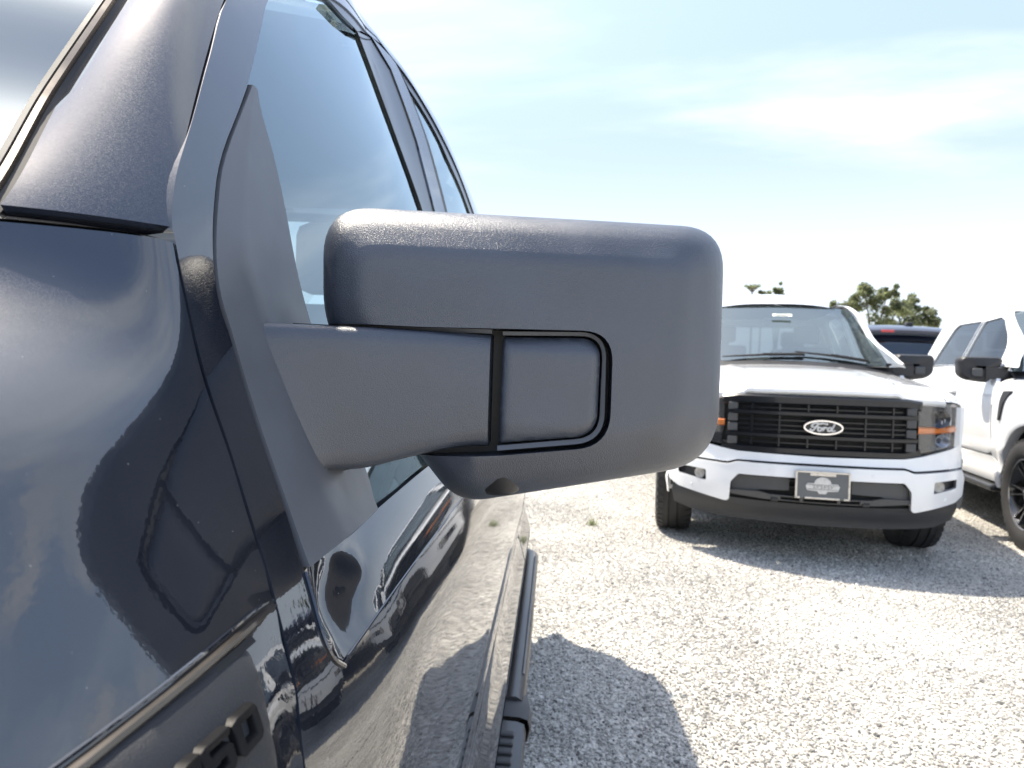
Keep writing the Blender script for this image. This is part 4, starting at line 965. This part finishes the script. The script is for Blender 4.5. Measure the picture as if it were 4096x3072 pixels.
# -- sail panel: ridge standing proud, two facets, foot below the arm
ridge = [(.592,1.447),(.545,1.385),(.500,1.315),(.484,1.284),(.486,1.262),(.489,1.228),(.488,1.186),(.485,1.140),(.488,1.094)]
lft = [(.588,1.447),(.506,1.364),(.476,1.321),(.457,1.283),(.449,1.255),(.449,1.228),(.442,1.168),(.436,1.132),(.424,1.090)]
rgt = [(.596,1.446),(.592,1.425),(.596,1.388),(.595,1.340),(.592,1.299),(.593,1.252),(.600,1.190),(.604,1.125),(.585,1.094)]
rs_, ls_, rts = spline(ridge, 4), spline(lft, 4), spline(rgt, 4)
rows = []
for i, (l_, r_, g_) in enumerate(zip(ls_, rs_, rts)):
    h_ = .0055*min(1, i/10)
    row = [(O(*l_)-.004, *l_), (O(*l_)+.001, *l_)]
    for k in range(1, 6):
        t_ = k/6; a, b = l_[0]+(r_[0]-l_[0])*t_, l_[1]+(r_[1]-l_[1])*t_; row.append((O(a, b)+.001+h_*t_, a, b))
    for k in range(0, 8):
        t_ = k/7; a, b = r_[0]+(g_[0]-r_[0])*t_, r_[1]+(g_[1]-r_[1])*t_; row.append((O(a, b)+.001+h_*(1-.85*t_), a, b))
    row.append((O(*g_)-.008, *g_)); rows.append(row)
sail = MB().grid(rows).build('mirror_sail', M['plastic_sail'], near, world=True, angle=25)

# -- the mirror itself
MR = bpy.data.objects.new('side_mirror', None); COL.objects.link(MR); MR.parent = near; MR.matrix_parent_inverse = parent_world(near).inverted(); MR.location = (-.18, .5, 1.19); MR.empty_display_size = .05
def yf(x): return .535 + .12*x
def quad_ring(corners, rad, inset, n=9, ns=14):
    # rounded polygon of given corners moved inwards by inset, with the same number of points for every inset
    C_ = [Vector(c) for c in corners]; m = len(C_); ins = []
    for i in range(m):
        p, a, b = C_[i], C_[i-1], C_[(i+1) % m]
        e1 = (p-a).normalized(); e2 = (b-p).normalized()
        n1 = Vector((e1.y, -e1.x)); n2 = Vector((e2.y, -e2.x))          # inward for clockwise order
        k = (n1+n2); k /= k.dot(n1)
        ins.append(p + k*inset)
    out = []
    for i in range(m):
        p, a, b = ins[i], ins[i-1], ins[(i+1) % m]
        r0 = max(rad[i]-inset*.55, .004)
        L1, L2 = min(r0, (a-p).length*.48), min(r0, (b-p).length*.48)
        q0, q1 = p+(a-p).normalized()*L1, p+(b-p).normalized()*L2
        for k in range(n+1):
            t_ = k/n; out.append(q0*(1-t_)**2 + p*2*t_*(1-t_) + q1*t_*t_)
        nx = ins[(i+1) % m]; r2 = max(rad[(i+1) % m]-inset*.55, .004); L3 = min(r2, (p-nx).length*.48); e = nx+(p-nx).normalized()*L3
        for k in range(1, ns): out.append(q1.lerp(e, k/ns))
    return out
corners = [(-.1851,1.3395),(.1365,1.3361),(.1378,1.1426),(-.0734,1.1051),(-.1826,1.2403)]
rad = [.040,.036,.046,.024,.032]
prof_m = [(.012,.085),(.004,.070),(.0008,.056),(0,.045),(.0008,.0375),(.003,.0305),(.0065,.0235),(.011,.0172),(.016,.0122),(.0205,.0092),(.026,.0066),(.032,.0036),(.037,.0014),(.042,.0004),(.047,0)]
rings = []
for ins, dy in prof_m:
    rings.append([(p.x, yf(p.x)+dy + .05*max(0, p.x-.03)**1.2*.6, p.y) for p in quad_ring(corners, rad, ins)])
hv = MB(); m_ = len(rings[0])
hv.grid([r+[r[0]] for r in rings]) if False else None
vs = [p for r in rings for p in r]; fs = []
for i in range(len(rings)-1):
    for k in range(m_): fs.append((i*m_+k, i*m_+(k+1) % m_, (i+1)*m_+(k+1) % m_, (i+1)*m_+k))
fs.append(tuple(range(m_-1, -1, -1))[::-1] if False else tuple(range(m_))[::-1])
fs.append(tuple((len(rings)-1)*m_+k for k in range(m_)))
me_h = bpy.data.meshes.new('housing'); me_h.from_pydata(vs, [], fs); me_h.update()
bmh = bmesh.new(); bmh.from_mesh(me_h); bmesh.ops.recalc_face_normals(bmh, faces=bmh.faces); bmh.to_mesh(me_h); bmh.free()
oh = bpy.data.objects.new('housing', me_h); COL.objects.link(oh)
slot = rounded([(-.205,1.2455),(-.1006,1.2442),(.0445,1.2460),(.0445,1.158),(-.0378,1.1495),(-.0977,1.1462),(-.205,1.121)], [0,0,.024,.026,0,0,0], 8)
# slot cutter
sv = [(a, .40, b) for a, b in slot] + [(a, yf(a)+.034, b) for a, b in slot]; k_ = len(slot)
sf = [tuple(range(k_)), tuple(range(2*k_-1, k_-1, -1))] + [(i, k_+i, k_+(i+1) % k_, (i+1) % k_) for i in range(k_)]
me_c = bpy.data.meshes.new('cut'); me_c.from_pydata(sv, [], sf); bmc = bmesh.new(); bmc.from_mesh(me_c); bmesh.ops.recalc_face_normals(bmc, faces=bmc.faces); bmc.to_mesh(me_c); bmc.free()
oc = bpy.data.objects.new('cut', me_c); COL.objects.link(oc)
md = oh.modifiers.new('slot', 'BOOLEAN'); md.operation = 'DIFFERENCE'; md.object = oc; md.solver = 'EXACT'
bpy.context.view_layer.update(); dg = bpy.context.evaluated_depsgraph_get()
me_f = bpy.data.meshes.new_from_object(oh.evaluated_get(dg)); bpy.data.objects.remove(oh); bpy.data.objects.remove(oc)
me_f.materials.clear(); me_f.materials.append(M['plastic_grain'])
me_f.polygons.foreach_set("use_smooth", [True]*len(me_f.polygons)); me_f.set_sharp_from_angle(angle=R(40))
housing = bpy.data.objects.new('housing', me_f); COL.objects.link(housing); housing.parent = MR; housing.matrix_parent_inverse = parent_world(MR).inverted()
bv = housing.modifiers.new('bevel', 'BEVEL'); bv.width = .0028; bv.segments = 3; bv.limit_method = 'ANGLE'; bv.angle_limit = R(50); bv.harden_normals = True
# dark floor of the slot
panel('slot_floor', [(a*.995, b) for a, b in slot if True], lambda a, b: (a, yf(a)+.0335, b), .03, (0, -1, 0), M['plastic_black'], MR, depth=0, **W_)
# square lamp cover and its lip
capp = rounded([(-.0385,1.2388),(.0354,1.2406),(.0345,1.166),(-.0395,1.1585)], [.003,.017,.018,.003], 7)
def capf(a, b):
    d_ = min(seg_d((a, b), capp[i], capp[(i+1) % len(capp)]) for i in range(len(capp)))
    tilt = .004*sm(1.226, 1.240, b) + .003*sm(1.175, 1.160, b)
    return (a, yf(a)+.002 + tilt + .003*(1-sm(0, .004, d_)), b)
panel('lamp_cover', capp, capf, .003, (0, -1, 0), M['plastic_grain'], MR, depth=.02, angle=60, **W_)
lip = MB(); lp = rounded([(-.0390,1.2418),(.0385,1.2438),(.0385,1.1632),(-.0405,1.1546)], [0,.019,.020,0], 8)
lp_open = lp
rws = []
for i, p in enumerate(lp_open):
    a = Vector(lp_open[max(i-1, 0)]); b = Vector(lp_open[min(i+1, len(lp_open)-1)]); t_ = (b-a).normalized(); n_ = Vector((-t_.y, t_.x)); c = Vector(p); w_ = .0017 if c.y > 1.19 else .0022
    rws.append([(*(c+n_*w_),), (*(c+n_*w_*.8),), (*(c-n_*w_*.8),), (*(c-n_*w_),)])
rws = [[(q[0][0], yf(q[0][0])+.03, q[0][1]), (q[1][0], yf(q[1][0])+.0055, q[1][1]), (q[2][0], yf(q[2][0])+.0075, q[2][1]), (q[3][0], yf(q[3][0])+.03, q[3][1])] for q in rws]
lip.grid(rws); lip.build('cover_lip', M['lip'], MR, world=True, angle=30)
# arm from the sail to the gap
def arm_sec(t_):
    x = -.222 + (-.0478+.222)*t_
    top = 1.2425 + .0006*math.sin(math.pi*t_) - .0015*t_; bot = 1.1365 + (1.1555-1.1365)*sm(0, 1, (t_-.25)/.75 if t_ > .25 else 0)
    y = .478 + (.5325-.478)*(t_**.8)
    xo = lambda z: (1-t_)**2*(.052*((1.2425-z)/.105))
    ps = []
    for z, dy in ((top-.004, .05), (top, .042), (top, .010), (top-.0012, .0035), (top-.004, .0005), (top-.012, -.0012), (top-.02, -.0018), ((top+bot)/2, -.002), (bot+.014, -.001), (bot+.006, .001), (bot+.002, .004), (bot, .010), (bot+.003, .045)):
        ps.append((x + xo(z), y+dy + .018*(1-t_)*((top-z)/.1), z))
    return ps
rows = [arm_sec(k/24) for k in range(25)]
am = MB().grid([list(reversed(r)) for r in rows]); am.f.append(tuple(24*13+k for k in range(13)))
am.build('arm', M['plastic_grain'], MR, world=True, angle=50)
fl = MB(); fl.grid([[(x+.001, y-.012, z) for x, y, z in arm_sec(0)], [(x-.006, y-.0, z) for x, y, z in arm_sec(0)]])
tr = MB().grid([[(-.165+.118*k/10, .5335+.0, 1.2450-.0007*k/10) for k in range(11)], [(-.165+.118*k/10, .536, 1.2418-.0005*k/10) for k in range(11)]]); tr.build('arm_lip', M['lip'], MR, world=True)
# lower lamp under the housing, mirror glass on the back
nb = MB().lathe([(-.0105, .0005), (-.0100, .012), (-.006, .017), (.012, .022)], 24, axis='z'); nb.v = [(x-.040, y+.560, z+1.1265) for x, y, z in nb.v]; nb.build('puddle_lamp', M['plastic_black'], MR, world=True)
mg = quad_ring(corners, rad, .018); gmm = MB(); gmm.add([(p.x, yf(p.x)+.0855, p.y) for p in mg], [tuple(range(len(mg)))]); gmm.build('mirror_glass', M['mirror'], MR, world=True)

# -- running board: tread pad, end cap, tube behind
rb = MB()
rbs = lambda y: [(-.20, y, .345), (-.18, y, .365), (-.085, y, .365), (-.060, y, .364), (-.042, y, .358), (-.037, y, .34), (-.044, y, .31), (-.20, y, .30)]
rb.grid([list(reversed(rbs(y))) for y in [.3+.1*k for k in range(15)]]); board = rb.build('running_board', M['board'], near, world=True)
for k in range(26):
    y = .66 + .0385*k
    MB().box((-.120, y, .363), (-.062, y+.020, .3715)).build('tread', M['plastic_grey'], board, bevel=.004, world=True)
cap_rows = []
for y, k in ((1.715, 1.12), (1.72, 1.16), (1.785, 1.16), (1.85, 1.05), (1.866, .8)):
    cap_rows.append([(-.12+(x+.12)*k*(.985), y, .34+(z-.34)*k) for x, yy, z in rbs(y)])
cq = MB().grid([list(reversed(r)) for r in cap_rows]); cq.build('end_cap', M['plastic_grey'], board, world=True)
MB().tube([(-.076, 1.80, .345), (-.074, 2.4, .345), (-.074, 3.28, .345), (-.11, 3.36, .34)], .034, 12).build('step_tube', M['board'], board, world=True)
MB().tube([(-.056, 1.95, .371), (-.054, 2.5, .371), (-.052, 3.2, .371)], .005, 8).build('step_edge', M['lip'], board, world=True)
# -- chassis behind the cab, rear wheel, mud flap, seats
fr_ = MB().box((-.62, .2, .50), (-.50, 5.2, .62)); fr_.box((2*XC+.50, .2, .50), (2*XC+.62, 5.2, .62))
for y in (3.4, 4.2, 5.1): fr_.box((2*XC+.5, y, .52), (-.5, y+.08, .60))
fr_.box((2*XC+.2, .25, .42), (-.2, 3.05, .52)); fr_.build('chassis', M['under'], near, world=True)
for s in (1, -1):
    w = make_wheel(near, s, 0); w.location = (s*.46, 4.9-1.6, .415)
    w2 = make_wheel(near, s, 0); w2.location = (s*(.96-.14), -.72-1.6, .415)
for (cx, cy) in ((-.52, 1.15), (-1.62, 1.15), (-.55, 2.15), (-1.60, 2.15)):
    so = MB(); so.box((cx-.24, cy-.05, .70), (cx+.24, cy+.45, .90))
    for (y0, z0), (y1, z1) in (((.38, .88), (.47, 1.15)), ((.47, 1.15), (.54, 1.36))):
        so.add([(cx-.24, cy+y0, z0), (cx+.24, cy+y0, z0), (cx+.22, cy+y1, z1), (cx-.22, cy+y1, z1), (cx-.24, cy+y0+.12, z0), (cx+.24, cy+y0+.12, z0), (cx+.22, cy+y1+.12, z1), (cx-.22, cy+y1+.12, z1)], [(0,1,2,3), (4,7,6,5), (0,3,7,4), (1,5,6,2), (3,2,6,7)])
    sb_ = so.build('seat', M['seat'], near, bevel=.03, world=True)
    MB().box((cx-.12, cy+.53, 1.385), (cx+.12, cy+.63, 1.56)).build('headrest', M['seat'], sb_, bevel=.035, world=True)
MB().box((2*XC+.16, .5, .60), (-.17, 3.05, .66)).build('cabin_floor', M['interior'], near, world=True)
MB().grid([[(-.24+(2*XC+.48)*k/10, y, z) for k in range(11)] for y, z in ((.44, 1.235), (.62, 1.245), (.72, 1.20), (.74, .8))]).build('dashboard', M['interior'], near, world=True)
hl = MB(); hl.grid([[(O(y, 1.90)-.09+(2*XC-2*O(y, 1.90)+.18)*k/6, y, 1.90) for k in range(7)] for y in (1.3, 2.0, 3.1)]); hl.build('headliner', M['interior'], near, world=True)

# ------------------------------------------------------------------ dark vehicle behind, trees, lamp on the horizon
suv = empty('parked_suv', (5.22, 11.0, 0), -.12, 'dark blue vehicle seen from behind between the two white trucks', 'suv')
prof_s = [(.35,.80),(.55,.93),(.9,.96),(1.25,.95),(1.42,.90),(1.92,.74),(2.06,.64)]
sb = MB(); rows = []
for y, k, dz in ((0, .985, -.06), (.06, 1.0, 0), (.8, 1.0, .03), (2.4, 1.0, .03), (3.2, .98, -.02)):
    hs_ = [(-w*k, y+(.30*max(0, z-1.15)/.75 if y < .3 else 0), z+(dz if z > 1.5 else 0)) for z, w in prof_s]
    rows.append(hs_ + [(-x, yy, z) for x, yy, z in reversed(hs_)])
sb.grid(rows); sb.add(rows[0], [tuple(range(len(rows[0])))]); sb.build('body', M['paint_blue'], suv)
sg = MB().add([(-.80, .035, 1.36), (.80, .035, 1.36), (.66, .19, 1.84), (-.66, .19, 1.84)], [(0,1,2,3)]); sg.build('rear_window', M['glass_dark'], suv)
spo = MB(); spo.grid([[(u*.70, y, z-.03*u*u) for u in [-1+.1*k for k in range(21)]] for y, z in ((.22, 1.93), (.02, 1.95), (.0, 1.99), (.05, 2.03), (.5, 2.10))]); spo.build('spoiler', M['paint_blue'], suv)
MB().box((-.30, -.02, 1.955), (-.12, .03, 1.995)).build('brake_light', M['red'], suv, bevel=.006)
MB().box((.20, .45, 2.08), (.30, .60, 2.15)).build('roof_aerial', M['plastic_black'], suv, bevel=.02)
for s in (1, -1):
    MB().box((s*.86-.10, -.02, 1.0), (s*.86+.10, .05, 1.30)).build('tail_light', M['red'], suv, bevel=.02)
    for y in (.75, 2.6):
        w = make_wheel(suv, s, y, r=.37)
        w.location.x = s*.80

def tree(name, x, y, base, trunk_h, clumps, label, leaf, seed, size=.16, n=260, group=None):
    rnd = random.Random(seed)
    t = empty(name, (x, y, 0), 0, label, 'tree', group)
    tb = MB(); tb.tube([(0, 0, 0), (.05, 0, trunk_h*.5), (-.05, .05, trunk_h)], [.28*size/.16, .2*size/.16, .12*size/.16], 8)
    for (cx, cy, cz, r) in clumps: tb.tube([(-.03, .02, trunk_h*.8), (cx*.5, cy*.5, (trunk_h+cz)/2), (cx, cy, cz)], [.10*size/.16, .06*size/.16, .02], 6)
    tb.build('trunk', M['bark'], t)
    cr = MB()
    for (cx, cy, cz, r) in clumps:
        subs = [(cx+r*rnd.gauss(0, .45), cy+r*rnd.gauss(0, .45), cz+r*rnd.gauss(0, .36), r*rnd.uniform(.25, .5)) for _ in range(12)]
        for k in range(n):
            sx, sy, sz, sr = rnd.choice(subs); v = Vector((rnd.gauss(0, 1), rnd.gauss(0, 1), rnd.gauss(0, .8))).normalized()*sr*rnd.uniform(.5, 1.08)
            p = Vector((sx, sy, sz))+v; a = Vector((rnd.gauss(0, 1), rnd.gauss(0, 1), rnd.gauss(0, 1))).normalized(); b = a.orthogonal().normalized(); s_ = size*rnd.uniform(.6, 1.3)
            cr.add([p-a*s_, p+b*s_*.5, p+a*s_, p-b*s_*.5], [(0,1,2,3)])
    cr.build('crown', M[leaf], t, smooth=False)
    return t
tree('broadleaf_tree', 18.3, 42.0, 0, 3.2, [(-.6, 0, 6.45, .55), (.75, .1, 6.3, .5), (.1, 0, 5.6, .9), (-1.1, .2, 5.55, .6), (1.4, 0, 5.5, .75), (-2.0, 0, 5.3, .45), (.3, 0, 4.6, 1.1)], 'taller broad tree rising above the roof of the front white truck', 'leaf', 3, size=.11, n=900)
tree('broadleaf_tree', 24.4, 50.0, 0, 2.6, [(-1.2, 0, 6.2, .6), (0, .3, 6.6, .6), (1.0, 0, 6.0, .6), (.2, 0, 5.3, .9), (-1.2, 0, 5.0, .9), (1.4, 0, 5.2, .55)], 'lower spreading tree at the right end of the clump behind the trucks', 'leaf2', 5, size=.12, n=900)
tree('broadleaf_tree', 22.55, 74.0, 0, 3.4, [(0, 0, 10.1, .55), (.55, 0, 9.5, .6), (-.6, 0, 9.4, .55), (0, 0, 8.8, .9)], 'small round tree just above the white roof beside the mirror', 'leaf2', 8, size=.18, n=420)
tree('broadleaf_tree', 20.95, 74.0, 0, 3.4, [(0, 0, 9.85, .33), (.1, 0, 9.3, .45)], 'tiny tree left of the small round one above the white roof', 'leaf', 9, size=.16, n=240)
lp_ = empty('pine_tree', (20.0, 74.0, 0), 0, 'thin bare trunk with an open flat crown on the horizon beside the mirror edge', 'tree')
pt = MB().tube([(0, 0, 0), (.05, 0, 5.5), (0, 0, 10.5)], [.16, .12, .05], 6)
for k in range(9):
    a = 2*math.pi*k/9; pt.tube([(0, 0, 9.8+.06*(k % 3)), (.35*math.cos(a), .35*math.sin(a), 10.2+.06*(k % 2)), (.75*math.cos(a), .75*math.sin(a), 10.5+.12*(k % 3))], [.05, .035, .015], 5)
pt.build('trunk', M['bark'], lp_)
rnd = random.Random(4); pc = MB()
for k in range(170):
    a = rnd.uniform(0, 6.28); r_ = rnd.uniform(.2, .85); p = Vector((r_*math.cos(a), r_*math.sin(a), 10.25+.35*r_+rnd.gauss(0, .08))); d_ = Vector((rnd.gauss(0, 1), rnd.gauss(0, 1), rnd.gauss(0, .6))).normalized(); b = d_.orthogonal().normalized()
    pc.add([p-d_*.2, p+b*.06, p+d_*.2, p-b*.06], [(0,1,2,3)])
pc.build('crown', M['leaf'], lp_, smooth=False)
# small weeds in the gravel
for i, (x, y, lab) in enumerate(((.344, 5.63, 'small green weed growing in the gravel left of the front white truck'),)):
    wd = empty('weed', (x, y, 0), 0, lab, 'weed'); wb = MB(); rnd = random.Random(i)
    for k in range(26):
        a = rnd.uniform(0, 6.28); L = rnd.uniform(.03, .075); p0 = Vector((rnd.gauss(0, .02), rnd.gauss(0, .02), 0)); p1 = p0+Vector((math.cos(a)*L*.6, math.sin(a)*L*.6, L)); n_ = Vector((-math.sin(a), math.cos(a), 0))*.006
        wb.add([p0-n_, p0+n_, p1], [(0,1,2)])
    wb.build('blades', M['leaf2'], wd, smooth=False)
